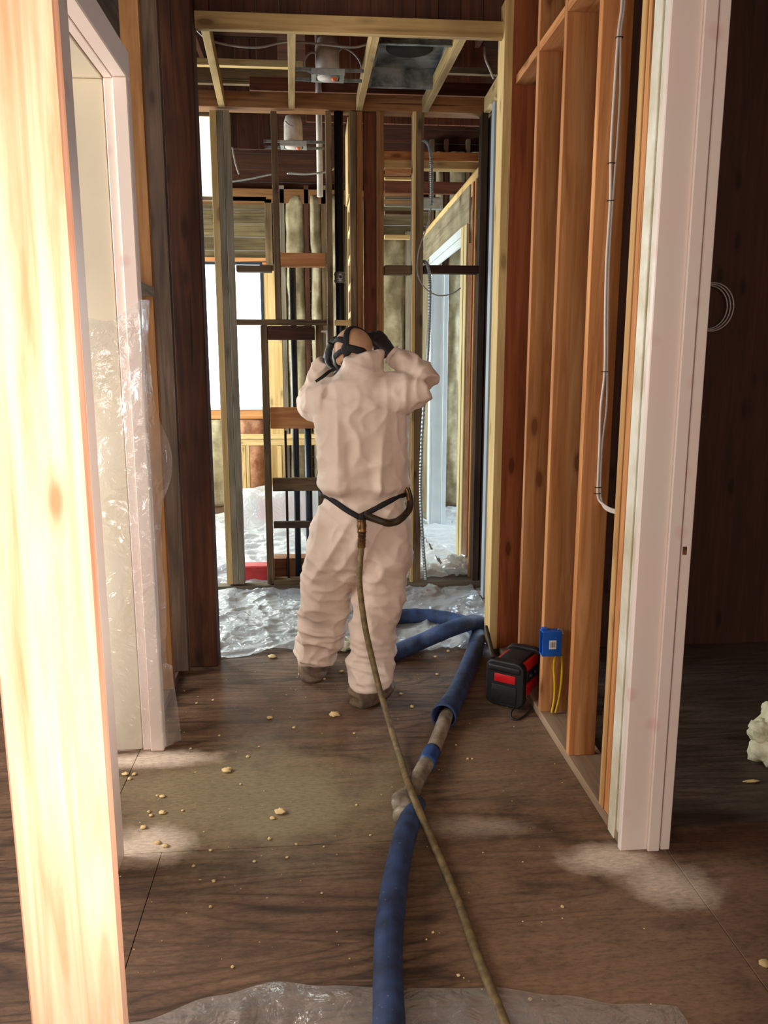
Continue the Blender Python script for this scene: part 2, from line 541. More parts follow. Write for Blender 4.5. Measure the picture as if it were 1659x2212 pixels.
def box(name, x0, x1, y0, y1, z0, z1, mat, parent=None, axis='z', bev=0.002, seg=1, smooth=False):
    """a board whose grain (local Z) runs along the given world axis"""
    x0, x1 = min(x0, x1), max(x0, x1)
    y0, y1 = min(y0, y1), max(y0, y1)
    z0, z1 = min(z0, z1), max(z0, z1)
    d = {'x': x1 - x0, 'y': y1 - y0, 'z': z1 - z0}
    s = {'z': (d['x'], d['y'], d['z']), 'x': (d['z'], d['y'], d['x']), 'y': (d['x'], d['z'], d['y'])}[axis]
    bm = box_bm(*s, bev, seg)
    mw = Matrix.Translation(((x0 + x1) / 2, (y0 + y1) / 2, (z0 + z1) / 2)) @ AXR[axis]
    return bm_obj(name, bm, M[mat], parent, mw, smooth)


def bar(name, a, b, w, h, mat, parent=None, up=(0, 0, 1), bev=0.002):
    """a board from a to b, w across (sideways), h along up"""
    a, b = Vector(a), Vector(b)
    z = (b - a).normalized()
    x = z.cross(Vector(up)).normalized()
    y = z.cross(x)
    R = Matrix((x, y, z)).transposed().to_4x4()
    return bm_obj(name, box_bm(w, h, (b - a).length, bev), M[mat], parent, Matrix.Translation((a + b) / 2) @ R)


def catmull(pts, n=8, closed=False):
    pts = [Vector(p) for p in pts]
    out = []
    k = len(pts)
    for i in range(k - 1):
        p0, p1, p2, p3 = pts[max(i - 1, 0)], pts[i], pts[i + 1], pts[min(i + 2, k - 1)]
        for j in range(n):
            t = j / n
            out.append(0.5 * ((2 * p1) + (p2 - p0) * t + (2 * p0 - 5 * p1 + 4 * p2 - p3) * t * t + (3 * p1 - p0 - 3 * p2 + p3) * t ** 3))
    out.append(pts[-1])
    return out


def tube_geo(path, rad, seg=10, cap=True, flat=None, flat_ratio=1.0, base=0):
    """rad: number or function of (t 0..1, index)"""
    verts, faces = [], []
    n = len(path)
    up = None
    for i, p in enumerate(path):
        t = (path[min(i + 1, n - 1)] - path[max(i - 1, 0)]).normalized()
        if flat is not None:
            f = flat[i] if isinstance(flat, list) else Vector(flat)
            y = (f - t * f.dot(t)).normalized()
            x = y.cross(t)
        else:
            if up is None:
                up = Vector((0, 0, 1)) if abs(t.z) < 0.9 else Vector((0, 1, 0))
            x = t.cross(up)
            if x.length < 1e-4:
                x = t.cross(Vector((0, 1, 0.1)))
            x.normalize()
            y = x.cross(t).normalized()
            up = y
        r = rad(i / (n - 1), i) if callable(rad) else rad
        for k in range(seg):
            a = 2 * math.pi * k / seg
            verts.append(p + x * (r * math.cos(a)) + y * (r * flat_ratio * math.sin(a)))
    for i in range(n - 1):
        for k in range(seg):
            k2 = (k + 1) % seg
            faces.append((base + i * seg + k, base + i * seg + k2, base + (i + 1) * seg + k2, base + (i + 1) * seg + k))
    if cap:
        faces.append(tuple(base + k for k in range(seg))[::-1])
        faces.append(tuple(base + (n - 1) * seg + k for k in range(seg)))
    return verts, faces


def tube(name, pts, rad, mat, parent=None, seg=10, n=8, flat=None, flat_ratio=1.0, smooth=True, cap=True):
    path = catmull(pts, n) if n > 1 else [Vector(p) for p in pts]
    fl = flat
    if isinstance(flat, list) and n > 1:
        fl = [v.normalized() for v in catmull(flat, n)]
    v, f = tube_geo(path, rad, seg, cap, fl, flat_ratio)
    return mesh(name, v, f, M[mat], parent, smooth)


def lathe(name, prof, loc, mat, parent=None, seg=24, axis='z', smooth=True):
    """prof: list of (radius, height) along the axis"""
    v, f = [], []
    for r, h in prof:
        for k in range(seg):
            a = 2 * math.pi * k / seg
            v.append((r * math.cos(a), r * math.sin(a), h))
    for i in range(len(prof) - 1):
        for k in range(seg):
            k2 = (k + 1) % seg
            f.append((i * seg + k, i * seg + k2, (i + 1) * seg + k2, (i + 1) * seg + k))
    f.append(tuple(range(seg))[::-1])
    f.append(tuple((len(prof) - 1) * seg + k for k in range(seg)))
    me = bpy.data.meshes.new(name)
    me.from_pydata(v, [], f)
    finish(me, M[mat], smooth)
    return link(bpy.data.objects.new(name, me), parent, Matrix.Translation(Vector(loc)) @ AXR[axis])


def structure(name, loc=(0, 0, 0)):
    return empty(name, loc, kind='structure')


def nz(p, s=1.0, o=0.0):
    return noise.noise(Vector(p) * s + Vector((o, o * 1.7, o * 0.3)))

# ================================================================== THE SETTING
# ---- floor: plywood sheets on a subfloor
floor = structure('floor')
box('subfloor', -3.2, 3.4, -2.8, 9.1, -0.06, -0.019, 'dark', floor, 'x', 0)
G = 0.0011
for (x0, x1, y0, y1) in ((-3.1, -0.535, -2.7, 0.0), (-0.535, 1.14, -2.7, 0.0), (1.14, 3.3, -2.7, 0.0),
                         (-3.1, -0.535, 0.0, 2.44), (-0.535, 1.14, 0.0, 2.44), (1.14, 3.3, 0.0, 2.44),
                         (-3.1, -0.76, 2.44, 3.21), (-0.76, 1.14, 2.44, 4.88), (-3.1, -0.76, 3.21, 4.88), (1.14, 3.3, 2.44, 4.88),
                         (-3.1, -0.45, 4.88, 7.32), (-0.45, 1.14, 4.88, 7.32), (1.14, 3.3, 4.88, 7.32),
                         (-3.1, -0.45, 7.32, 9.0), (-0.45, 1.14, 7.32, 9.0), (1.14, 3.3, 7.32, 9.0)):
    box('plywood_sheet', x0 + G, x1 - G, y0 + G, y1 - G, -0.018, 0.0, 'floor' if x0 < 1.0 or y1 < 2.5 else 'floor_shaded', floor, 'x', 0.001)

# ---- right wall of the hall: bare studs on a sole plate
wr = structure('wall_right')
XR0, XR1 = 0.99, 1.13
box('sole_plate', XR0, XR1, 2.36, 4.26, 0, 0.038, 'plate', wr, 'y')
for y0, m in ((2.90, 'fir'), (3.31, 'fir'), (3.71, 'fir'), (4.14, 'fir_red'), (2.512, 'fir_edge')):
    box('stud', XR0 if y0 != 4.14 else 0.974, XR1 if y0 != 2.90 else 1.098, y0, y0 + 0.038, 0.038, 3.45, m, wr)
box('stud', XR0 + 0.004, XR1, 2.468, 2.508, 0.038, 3.45, 'fir', wr)
for y0, y1 in ((2.94, 3.308), (3.35, 3.708), (3.75, 4.138)):
    box('blocking', XR0, XR1, y0, y1, 2.928, 2.966, 'fir', wr, 'y')
box('top_plate', XR0, XR1, -2.5, 4.26, 3.45, 3.50, 'fir', wr, 'y')
# nearer part of the same wall behind the door opening
for y0 in (1.30, 0.9, 0.4):
    box('stud', XR0, XR1, y0, y0 + 0.038, 0.0, 3.45, 'fir', wr)

# ---- right doorway: painted jamb
d1 = structure('door_1')
box('jamb', 0.982, 1.112, 2.318, 2.343, 0.0, 3.0, 'paint', d1, bev=0.003)
box('door_stop', 1.072, 1.112, 2.306, 2.3175, 0.0, 3.0, 'paint', d1, bev=0.003)
box('casing', 1.1185, 1.150, 2.312, 2.40, 0.0, 3.0, 'paint', d1, bev=0.003)
box('jamb_back', 0.992, 1.10, 2.346, 2.385, 0.0, 3.0, 'paint_dirty', d1)
box('jamb_back', 0.986, 1.10, 2.389, 2.445, 0.0, 3.0, 'paint_dirty', d1)
p = PY(1490, 1190, 2.308)
box('strike_plate', 1.121, 1.134, 2.309, 2.3125, p.z - 0.013, p.z + 0.013, 'brass', d1, bev=0.001)

# ---- left wall of the hall
wl = structure('wall_left')
box('sole_plate', -0.87, -0.725, 3.22, 4.06, 0, 0.038, 'darkgrey', wl, 'y')
box('stud', -0.86, -0.708, 3.70, 3.738, 0.038, 3.5, 'brown', wl, bev=0.004)
box('stud', -0.82, -0.672, 3.93, 3.968, 0.038, 3.5, 'darkgrey', wl, bev=0.004)
box('stud', -0.86, -0.72, 3.30, 3.338, 0.038, 3.5, 'fir', wl)
p = PY(318, 622, 3.5)
box('blocking', -0.85, -0.705, 3.345, 3.695, p.z - 0.02, p.z + 0.02, 'grey', wl, 'y')
box('wall_board', -0.80, -0.70, 1.0, 3.28, 2.73, 3.5, 'darkgrey', wl, 'y')
box('top_plate', -0.86, -0.70, -2.5, 4.06, 3.5, 3.55, 'darkgrey', wl, 'y')

# ---- left doorway: painted jamb and head
d2 = structure('door_2')
box('jamb', -0.93, -0.752, 3.176, 3.20, 0.0, 2.60, 'paint_cream', d2, bev=0.003)
box('jamb', -0.745, -0.713, 3.164, 3.20, 0.0, 2.60, 'paint', d2, bev=0.003)
box('casing', -0.7115, -0.658, 3.150, 3.205, 0.0, 2.60, 'paint', d2, bev=0.004)
box('head_jamb', -0.93, -0.752, 2.30, 3.20, 2.601, 2.63, 'paint_cream', d2, 'y', bev=0.003)
box('head_jamb', -0.745, -0.713, 2.30, 3.20, 2.601, 2.64, 'paint', d2, 'y', bev=0.003)
box('head_casing', -0.7115, -0.658, 2.30, 3.205, 2.601, 2.70, 'paint', d2, 'y', bev=0.004)
box('casing', -0.690, -0.653, 2.34, 2.43, 0.0, 2.60, 'paint', d2, bev=0.004)
box('jamb', -0.93, -0.692, 2.30, 2.335, 0.0, 2.60, 'paint', d2, bev=0.003)

# ---- near wall end: the stud beside the camera
wn = structure('wall_near')
p0, p1 = PY(65, 2212, 1.15), PY(262, 2212, 1.15)
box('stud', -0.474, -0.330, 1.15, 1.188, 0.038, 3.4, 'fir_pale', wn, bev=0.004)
box('sole_plate', -0.474, -0.330, 1.10, 1.55, 0.0, 0.038, 'fir', wn, 'y')

# ---- middle wall: wide opening with a header
wm = structure('wall_middle')
box('post', -0.695, -0.545, 4.08, 4.21, 0.0, 3.5, 'dark', wm, bev=0.006)
box('stud', 0.928, 0.972, 4.12, 4.26, 0.038, 3.30, 'pine', wm)
box('header', -0.543, 0.93, 4.15, 4.185, 3.137, 3.213, 'pine_old', wm, 'x')
box('header', -0.543, 0.93, 4.1865, 4.205, 3.150, 3.213, 'pine_old', wm, 'x')
x = -0.70
while x < 1.3:
    box('upper_board', x, x + 0.108, 4.206, 4.228, 3.214, 4.35, 'roof', wm)
    x += 0.110
for i in range(9):
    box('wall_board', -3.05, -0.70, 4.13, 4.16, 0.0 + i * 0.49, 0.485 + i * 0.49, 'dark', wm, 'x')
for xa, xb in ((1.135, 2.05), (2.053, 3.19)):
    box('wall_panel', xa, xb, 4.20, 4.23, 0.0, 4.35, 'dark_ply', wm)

# ---- ceiling: light joists from the header back to the plate, roof boards high above
ceil = structure('ceiling')
for (a, b, m) in (((443, 60), (479, 222), 'pine_old'), ((630, 64), (630, 226), 'pine_old'), ((812, 72), (776, 234), 'pine_old'), ((1000, 82), (918, 240), 'pine_old')):
    A, B = PY(*a, 4.23), PY(*b, 5.497)
    A.z, B.z = 3.20, 3.225
    bar('joist', A, B, 0.04, 0.085, m, ceil)
A, B = PY(1130, 170, 4.30), PY(1052, 240, 5.497)
A.z, B.z = 3.16, 3.235
bar('joist', A, B, 0.04, 0.09, 'pine', ceil)
y = -2.7
while y < 9.1:
    box('roof_board', -3.2, 3.4, y, y + 0.182, 4.36, 4.39, 'roof', ceil, 'x', 0.002)
    y += 0.185
# joists and beams up in the dark over the far rooms
for px_, py_, yy, w_, h_, m in ((530, 135, 6.6, 0.9, 0.05, 'pine'), (520, 160, 6.7, 1.2, 0.14, 'old'), (950, 150, 6.9, 1.2, 0.05, 'old'), (900, 190, 6.2, 2.4, 0.09, 'board')):
    p = PY(px_, py_, yy)
    box('beam', p.x - w_ / 2, p.x + w_ / 2, yy, yy + 0.05, p.z - h_ / 2, p.z + h_ / 2, m, ceil, 'x')
for xx in (-2.2, -1.5, -0.95, 0.62, 1.35, 2.2):
    box('rafter', xx, xx + 0.04, 4.3, 9.0, 4.15, 4.355, 'roof', ceil, 'y')
for i in range(8):
    x0 = -0.05 + i * 0.185
    box('gable_board', x0, x0 + 0.18, 7.1, 7.125, 3.55, 4.35, 'board', ceil)
for i in range(6):
    x0 = -1.4 + i * 0.185
    box('gable_board', x0, x0 + 0.18, 7.6, 7.625, 3.45, 4.35, 'roof', ceil)
for yy in (0.2, 0.9, 1.6, 2.3, 3.0, 3.7):
    box('ceiling_joist', -3.05, 3.2, yy, yy + 0.04, 3.62, 3.80, 'roof', ceil, 'x')


# ---- back stud wall behind the worker
wb = structure('wall_back')  # several members in duller wood; their backlit shade put into the colour
YB = 5.5


def bstud(pl, pr, row, rt, rb, m, dy=0.0, depth=0.089, name='stud', parent=None, y=YB):
    x0, x1 = PY(pl, row, y + dy).x, PY(pr, row, y + dy).x
    z0, z1 = PY((pl + pr) / 2, rb, y + dy).z, PY((pl + pr) / 2, rt, y + dy).z
    return box(name, x0, x1, y + dy, y + dy + depth, max(z0, 0.04), z1, m, parent or wb, 'z')


def bblock(pl, pr, rt, rb, m, dy=0.0, depth=0.089, name='blocking', parent=None, y=YB):
    c = ((pl + pr) / 2, (rt + rb) / 2)
    x0, x1 = PY(pl, c[1], y + dy).x, PY(pr, c[1], y + dy).x
    z0, z1 = PY(c[0], rb, y + dy).z, PY(c[0], rt, y + dy).z
    return box(name, x0, x1, y + dy, y + dy + depth, max(z0, 0.0), z1, m, parent or wb, 'x')


box('top_plate', -0.80, 1.25, YB, YB + 0.12, 3.187, 3.283, 'brown', wb, 'x')
box('bottom_plate', -0.80, 1.25, YB, YB + 0.089, 0.0, 0.040, 'grey', wb, 'x')
bstud(469, 483.5, 700, 238, 1263, 'pine')
bstud(484, 496.5, 700, 238, 1263, 'grey')
bstud(497, 509.5, 700, 238, 1263, 'grey', -0.004)
bstud(595, 607.5, 690, 240, 690, 'old')
bstud(562.5, 577, 715, 703, 1262, 'old')
bstud(682, 697, 730, 703, 1262, 'old', 0.03, 0.05)
bstud(708, 720.5, 690, 240, 1262, 'old')
bstud(757, 770, 480, 240, 1262, 'old')
bstud(771, 784, 480, 240, 1262, 'brown', 0.02)
bstud(814, 829, 480, 240, 1262, 'brown')
bstud(898, 914, 560, 240, 1262, 'old')
bstud(890.5, 897.5, 560, 240, 1262, 'pine', 0.0, 0.095)  # pale strip standing in for the lit left edge of the stud
bstud(1036, 1050, 500, 240, 1260, 'darkgrey')
bstud(1052, 1056, 700, 245, 1260, 'darkgrey', -0.05, 0.12)
bstud(786, 813.5, 480, 243, 1262, 'board', 0.06, 0.038, 'board')
# blocking between the studs
bblock(510, 586, 573, 586.5, 'old')
bblock(606, 703, 546, 575, 'fir')
bblock(511, 706, 690, 702.5, 'old', -0.012, 0.04)
bblock(723, 757, 691, 703, 'pine', 0.0, 0.05)
bblock(578, 680, 704, 734, 'dark')
bblock(584, 682, 880, 926, 'fir', 0.02, 0.04)
bblock(589, 690, 1033, 1061, 'old', 0.02, 0.04)
bblock(591, 684, 1127, 1141, 'darkgrey', 0.02, 0.04)
bblock(593, 684, 1252, 1264, 'old', 0.0, 0.089)
bblock(831, 889, 573, 592, 'old')
bblock(916, 1034, 573, 590, 'dark')
bblock(831, 889, 364, 374, 'fir')
# painted strip at the end of the right side
tm = structure('trim_1')
q0, q1 = PY(1057, 700, 5.2), PY(1066, 700, 5.2)
box('trim_board', q0.x, q1.x, 5.2, 5.28, 0.0, 3.18, 'paint_cool', tm)
q0, q1 = PY(1066.5, 700, 5.1), PY(1074, 700, 5.1)
box('trim_board', q0.x, q1.x + 0.03, 5.1, 5.14, 0.0, 3.18, 'grey', tm)

# ---- ladder-braced partition running back beside the drain pipe
wp = structure('wall_partition')
XPT = PY(757, 560, 5.62).x
box('stud', XPT, XPT + 0.035, 5.62, 5.66, 0.04, 3.18, 'pine', wp)
box('stud', XPT, XPT + 0.035, 6.02, 6.06, 0.04, 3.18, 'pine', wp)
for rr in (440, 500, 560, 620, 680):
    zc = PX(750, rr, XPT).z if rr else 0
    zc = PY(750, rr, 5.8).z
    box('blocking', XPT, XPT + 0.035, 5.665, 6.015, zc - 0.02, zc + 0.02, 'pine', wp, 'y')
box('plywood_panel', XPT - 0.012, XPT - 0.001, 5.62, 6.06, 2.70, 3.18, 'pine', wp)
box('backing_board', XPT + 0.036, XPT + 0.05, 5.62, 6.06, 0.04, 2.70, 'board', wp)

# ---- doorway wall on the right of the far room
wd = structure('wall_far_right')
XD = 1.12
box('top_plate', XD, XD + 0.09, 5.62, 8.7, 2.84, 2.90, 'pine', wd, 'y')
box('plywood_panel', XD - 0.012, XD + 0.0, 5.92, 8.70, 2.575, 2.838, 'ply', wd, 'y')
for y0, m in ((5.63, 'fir_red'), (5.74, 'pine'), (5.83, 'fir_red')):
    box('stud', XD, XD + 0.09, y0, y0 + 0.038, 0.0, 2.838, m, wd)
box('stud', XD, XD + 0.09, 7.86, 7.90, 0.0, 2.838, 'grey', wd)
box('wallboard', XD + 0.0, XD + 0.02, 7.91, 8.7, 0.0, 2.838, 'ply', wd)
d3 = structure('door_3')
box('casing', XD - 0.030, XD - 0.013, 5.90, 6.00, 0.0, 2.57, 'trim_worn', d3)
box('casing', XD - 0.036, XD - 0.013, 6.004, 6.10, 0.0, 2.57, 'trim_worn', d3)
box('jamb', XD - 0.012, XD + 0.12, 6.08, 6.11, 0.0, 2.46, 'paint_dirty', d3)
box('head_casing', XD - 0.034, XD - 0.013, 6.104, 7.80, 2.51, 2.574, 'paint_cool', d3, 'y')
box('head_casing', XD - 0.028, XD - 0.013, 6.104, 7.80, 2.445, 2.508, 'paint_cool', d3, 'y')
box('casing', XD - 0.034, XD - 0.013, 7.66, 7.80, 0.0, 2.444, 'paint_cool', d3)
box('jamb', XD - 0.012, XD + 0.085, 7.66, 7.69, 0.0, 2.444, 'paint_cool', d3)
box('jamb', XD + 0.087, XD + 0.13, 7.64, 7.69, 0.0, 2.444, 'paint_cool', d3)
# top plate crossing the far room in front of the doorway wall
wx = structure('wall_far_middle')
bblock(829, 1036, 348, 364, 'pine', 0.35, 0.09, 'top_plate', wx)
bblock(829, 1034, 328, 347, 'fir', 0.42, 0.05, 'beam', wx)
bblock(831, 890, 382, 388, 'pine', 0.9, 0.04, 'cross_brace', wx)
bblock(831, 1010, 392, 418, 'board', 2.2, 0.04, 'board', wx)
bblock(831, 950, 425, 430, 'grey', 1.0, 0.04, 'cross_brace', wx)
bblock(831, 950, 441, 446, 'grey', 1.0, 0.04, 'cross_brace', wx)
bblock(831, 897, 455, 463, 'old', 0.6, 0.06, 'cross_brace', wx)
bblock(831, 886, 507, 516, 'pine', 2.0, 0.06, 'head_board', wx)

# ---- far outside wall
wf = structure('wall_far')
YF = 8.8
for i in range(32):
    z0 = 0.0 + i * 0.138
    box('sheathing_plank', -3.1, -1.50 if 1.05 < z0 + 0.07 < 2.62 else 3.3, YF + 0.12, YF + 0.14, z0, z0 + 0.135, 'plank' if z0 < 3.2 else 'roof', wf, 'x', 0.003)
    if 1.05 < z0 + 0.07 < 2.62:
        box('sheathing_plank', -0.52, 3.3, YF + 0.12, YF + 0.14, z0, z0 + 0.135, 'plank', wf, 'x', 0.003)


def fst(pl, pr, row, rt, rb, m, dy=0.0, name='stud', depth=0.09):
    return bstud(pl, pr, row, rt, rb, m, dy, depth, name, wf, YF)


def fbl(pl, pr, rt, rb, m, dy=0.0, name='blocking', depth=0.09):
    return bblock(pl, pr, rt, rb, m, dy, depth, name, wf, YF)


box('top_plate', -3.1, 1.1, YF, YF + 0.10, 3.22, 3.36, 'brown', wf, 'x')
box('bottom_plate', -3.1, 3.2, YF, YF + 0.09, 0.0, 0.04, 'old', wf, 'x')
fbl(430, 575, 424, 434, 'pine', 0.0, 'window_header')
fbl(430, 575, 556, 571, 'fir', 0.0, 'window_header')
fst(572, 588, 500, 430, 572, 'old')
fst(590, 603, 500, 400, 1092, 'pine', 0.02)
fbl(430, 573, 884, 905, 'fir', -0.03, 'sill_board', 0.12)
fst(572, 610, 760, 585, 1092, 'pine', 0.01)
fst(611, 621, 760, 400, 1092, 'grey')
fst(662, 672, 760, 400, 1092, 'dark')
fst(698, 708, 760, 400, 1092, 'old')
fst(748, 757, 760, 400, 1092, 'old')
fst(876, 888, 760, 500, 1092, 'grey', -0.02)
fst(955, 963, 760, 300, 1092, 'dark')
fst(1000, 1008, 760, 300, 1092, 'old')
fst(925, 934, 760, 300, 1092, 'old')
# waist-high frame standing in front of the far wall
fbl(516, 700, 939, 948, 'pine', -0.30, 'frame_plate', 0.09)
fbl(516, 700, 949, 962, 'pine', -0.30, 'frame_plate', 0.09)
fst(523, 531, 1000, 963, 1093, 'pine', -0.30)
fst(532, 539, 1000, 963, 1093, 'pine', -0.30)
fst(600, 609, 1000, 963, 1093, 'pine', -0.30)


def batt(pl, pr, rt, rb, m, dy=0.03, seed=0):
    a, b = PY(pl, (rt + rb) / 2, YF + dy), PY(pr, (rt + rb) / 2, YF + dy)
    z0, z1 = PY((pl + pr) / 2, rb, YF + dy).z, PY((pl + pr) / 2, rt, YF + dy).z
    nx, nz_ = 9, max(10, int((z1 - z0) / 0.06))
    vs, fs = [], []
    for j in range(nz_ + 1):
        for i in range(nx + 1):
            u, v = i / nx, j / nz_
            xx, zz = a.x + (b.x - a.x) * u, z0 + (z1 - z0) * v
            bul = 0.05 * math.sin(math.pi * u) ** 0.6 + 0.035 * nz((xx * 6, seed, zz * 2.0), 1.3, seed) + 0.02 * nz((xx * 20, seed, zz * 6), 1.0, seed)
            vs.append((xx, YF + dy - bul, zz))
    n = len(vs)
    for (xx, zz) in ((a.x, z0), (b.x, z0), (b.x, z1), (a.x, z1)):
        vs.append((xx, YF + 0.10, zz))
    for j in range(nz_):
        for i in range(nx):
            k = j * (nx + 1) + i
            fs.append((k, k + 1, k + nx + 2, k + nx + 1))
    fs.append((n, n + 3, n + 2, n + 1))
    top = [nz_ * (nx + 1) + i for i in range(nx + 1)]
    fs.append(tuple([n + 3] + top + [n + 2]))
    fs.append(tuple([n + 1] + list(range(nx, -1, -1)) + [n]))
    fs.append(tuple([n] + [j * (nx + 1) for j in range(nz_ + 1)] + [n + 3]))
    fs.append(tuple([n + 2] + [j * (nx + 1) + nx for j in range(nz_, -1, -1)] + [n + 1]))
    return mesh('insulation_batt', vs, fs, M[m], wf, True)


for k, (pl, pr, rt, rb, m) in enumerate(((622, 662, 425, 1092, 'paper'), (673, 698, 425, 1092, 'paper'), (709, 747, 425, 1092, 'paper'), (758, 800, 430, 1092, 'paper'),
                                         (802, 875, 516, 1092, 'paper'), (889, 924, 500, 1092, 'paper'), (935, 954, 330, 1092, 'paper'), (964, 999, 330, 1092, 'paper'), (1009, 1060, 330, 1092, 'paper'),
                                         (440, 500, 906, 1092, 'paper'), (502, 572, 906, 1092, 'batt'))):
    batt(pl, pr, rt, rb, m, seed=k * 3.1)

# ---- window in the far wall
w1 = structure('window_1')
wx0, wx1, wz0, wz1 = -1.46, -0.575, 1.115, 2.60
box('window_sill', wx0 - 0.05, wx1 + 0.05, YF - 0.04, YF + 0.14, wz0 - 0.03, wz0, 'paint_cool', w1, 'x')
box('window_frame', wx0 - 0.03, wx0, YF, YF + 0.12, wz0, wz1, 'paint_cool', w1)
box('window_frame', wx1, wx1 + 0.03, YF, YF + 0.12, wz0, wz1, 'blue_pipe', w1)
box('window_frame', wx0 - 0.03, wx1 + 0.03, YF, YF + 0.12, wz1, wz1 + 0.03, 'blue_pipe', w1, 'x')
box('pane', wx0, wx1, YF + 0.07, YF + 0.08, wz0, wz1, 'pane', w1, 'x', 0)
# glowing framed pane made up for a bright patch, upper left of the far room
w2 = structure('bright_patch_glow')
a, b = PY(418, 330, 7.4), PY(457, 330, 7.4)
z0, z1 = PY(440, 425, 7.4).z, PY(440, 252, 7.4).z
box('pane', a.x - 0.3, b.x, 7.40, 7.41, z0, z1, 'patch_glow', w2, 'z', 0)
box('window_frame', b.x, b.x + 0.03, 7.38, 7.43, z0 - 0.03, z1 + 0.03, 'old', w2)  # frame invented along with the glowing pane
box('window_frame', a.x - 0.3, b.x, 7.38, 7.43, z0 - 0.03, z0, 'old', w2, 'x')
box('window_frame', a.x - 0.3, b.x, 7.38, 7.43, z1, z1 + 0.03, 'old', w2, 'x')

# ---- outer shell with side openings; unseen rear ones shaped to steer the sun
for nm, x0, x1 in (('wall_outer_left', -3.2, -3.05), ('wall_outer_right', 3.2, 3.35)):
    s = structure(nm)
    i = 0
    while i * 0.245 < 4.38:
        z0 = i * 0.245
        for (ya, yb) in ([(-2.8, 9.0)] if not (0.9 < z0 + 0.12 < 2.8) else [(-2.8, 6.2), (8.4, 9.0)]):
            box('wall_board', x0, x1, ya, yb, z0, z0 + 0.243, 'board', s, 'y', 0.002)
        i += 1
s = structure('wall_rear')
i = 0
while i * 0.245 < 4.38:
    z0 = i * 0.245
    segs = [(-3.2, 3.35)]
    if 1.05 < z0 + 0.12 < 2.95:
        segs = [(-3.2, -0.95), (1.20, 3.35)]
    if 1.55 < z0 + 0.12 < 2.95:
        segs = [(-3.2, -0.95), (1.20, 1.40), (1.80, 3.35)]
    for (xa, xb) in segs:
        box('wall_board', xa, xb, -2.75, -2.62, z0, z0 + 0.243, 'pine', s, 'x', 0.002)
    i += 1
w3 = structure('rear_sun_screen')  # unseen, added; its opaque pane keeps direct sun out
box('window_frame', -0.95, -0.89, -2.72, -2.60, 1.05, 2.95, 'paint_cool', w3)
box('window_frame', 1.14, 1.20, -2.72, -2.60, 1.05, 2.95, 'paint_cool', w3)
box('pane', -0.89, 1.14, -2.69, -2.68, 1.05, 2.95, 'sun_screen', w3, 'x', 0)
w4 = structure('rear_sun_opening')  # unseen opening, sized so the sun beam falls on the near stud
box('window_frame', 1.40, 1.43, -2.72, -2.60, 1.71, 2.94, 'paint_cool', w4)
box('window_frame', 1.77, 1.80, -2.72, -2.60, 1.71, 2.94, 'paint_cool', w4)

# ================================================================== PERSON
def remeshed(parts, voxel, smooth_iter=4, disp=None):
    """union of closed lofts into one continuous surface; returns (verts, faces)"""
    vs, fs = [], []
    for v, f in parts:
        b = len(vs)
        vs += [tuple(q) for q in v]
        fs += [tuple(i + b for i in q) for q in f]
    me = bpy.data.meshes.new('tmp_body')
    me.from_pydata(vs, [], fs)
    bm = bmesh.new()
    bm.from_mesh(me)
    bmesh.ops.recalc_face_normals(bm, faces=bm.faces)
    bm.to_mesh(me)
    bm.free()
    ob = bpy.data.objects.new('tmp_body', me)
    col.objects.link(ob)
    md = ob.modifiers.new('r', 'REMESH')
    md.mode = 'VOXEL'
    md.voxel_size = voxel
    ms = ob.modifiers.new('s', 'SMOOTH')
    ms.factor = 0.5
    ms.iterations = smooth_iter
    dg = bpy.context.evaluated_depsgraph_get()
    dg.update()
    em = bpy.data.meshes.new_from_object(ob.evaluated_get(dg))
    bpy.data.objects.remove(ob)
    bpy.data.meshes.remove(me)
    V = [v.co.copy() for v in em.vertices]
    N = [v.normal.copy() for v in em.vertices]
    F = [tuple(p.vertices) for p in em.polygons]
    bpy.data.meshes.remove(em)
    if disp:
        V = [v + n * disp(v, n) for v, n in zip(V, N)]
    return V, F


def loft(rings, seg=28, power=2.0):
    """rings: (centre, axis_x (vector incl. half width), axis_y (vector incl. half depth))"""
    vs, fs = [], []
    for c, ax, ay in rings:
        for k in range(seg):
            a = 2 * math.pi * k / seg
            ca, sa = math.cos(a), math.sin(a)
            e = 2.0 / power
            vs.append(Vector(c) + Vector(ax) * (abs(ca) ** e * (1 if ca >= 0 else -1)) + Vector(ay) * (abs(sa) ** e * (1 if sa >= 0 else -1)))
    n = len(rings)
    for i in range(n - 1):
        for k in range(seg):
            k2 = (k + 1) % seg
            fs.append((i * seg + k, i * seg + k2, (i + 1) * seg + k2, (i + 1) * seg + k))
    fs.append(tuple(range(seg))[::-1])
    fs.append(tuple((n - 1) * seg + k for k in range(seg)))
    return vs, fs


def limb(pts, radii, seg=20, n=6):
    path = catmull(pts, n)
    rr = catmull([Vector((r, 0, 0)) for r in radii], n)
    return tube_geo(path, lambda t, i: max(rr[i].x, 0.002), seg)


YP = 3.62
person = empty('person', (0.17, 3.68, 0.0), 'person seen from behind in a white coverall adjusting a respirator harness with raised arms', 'person')

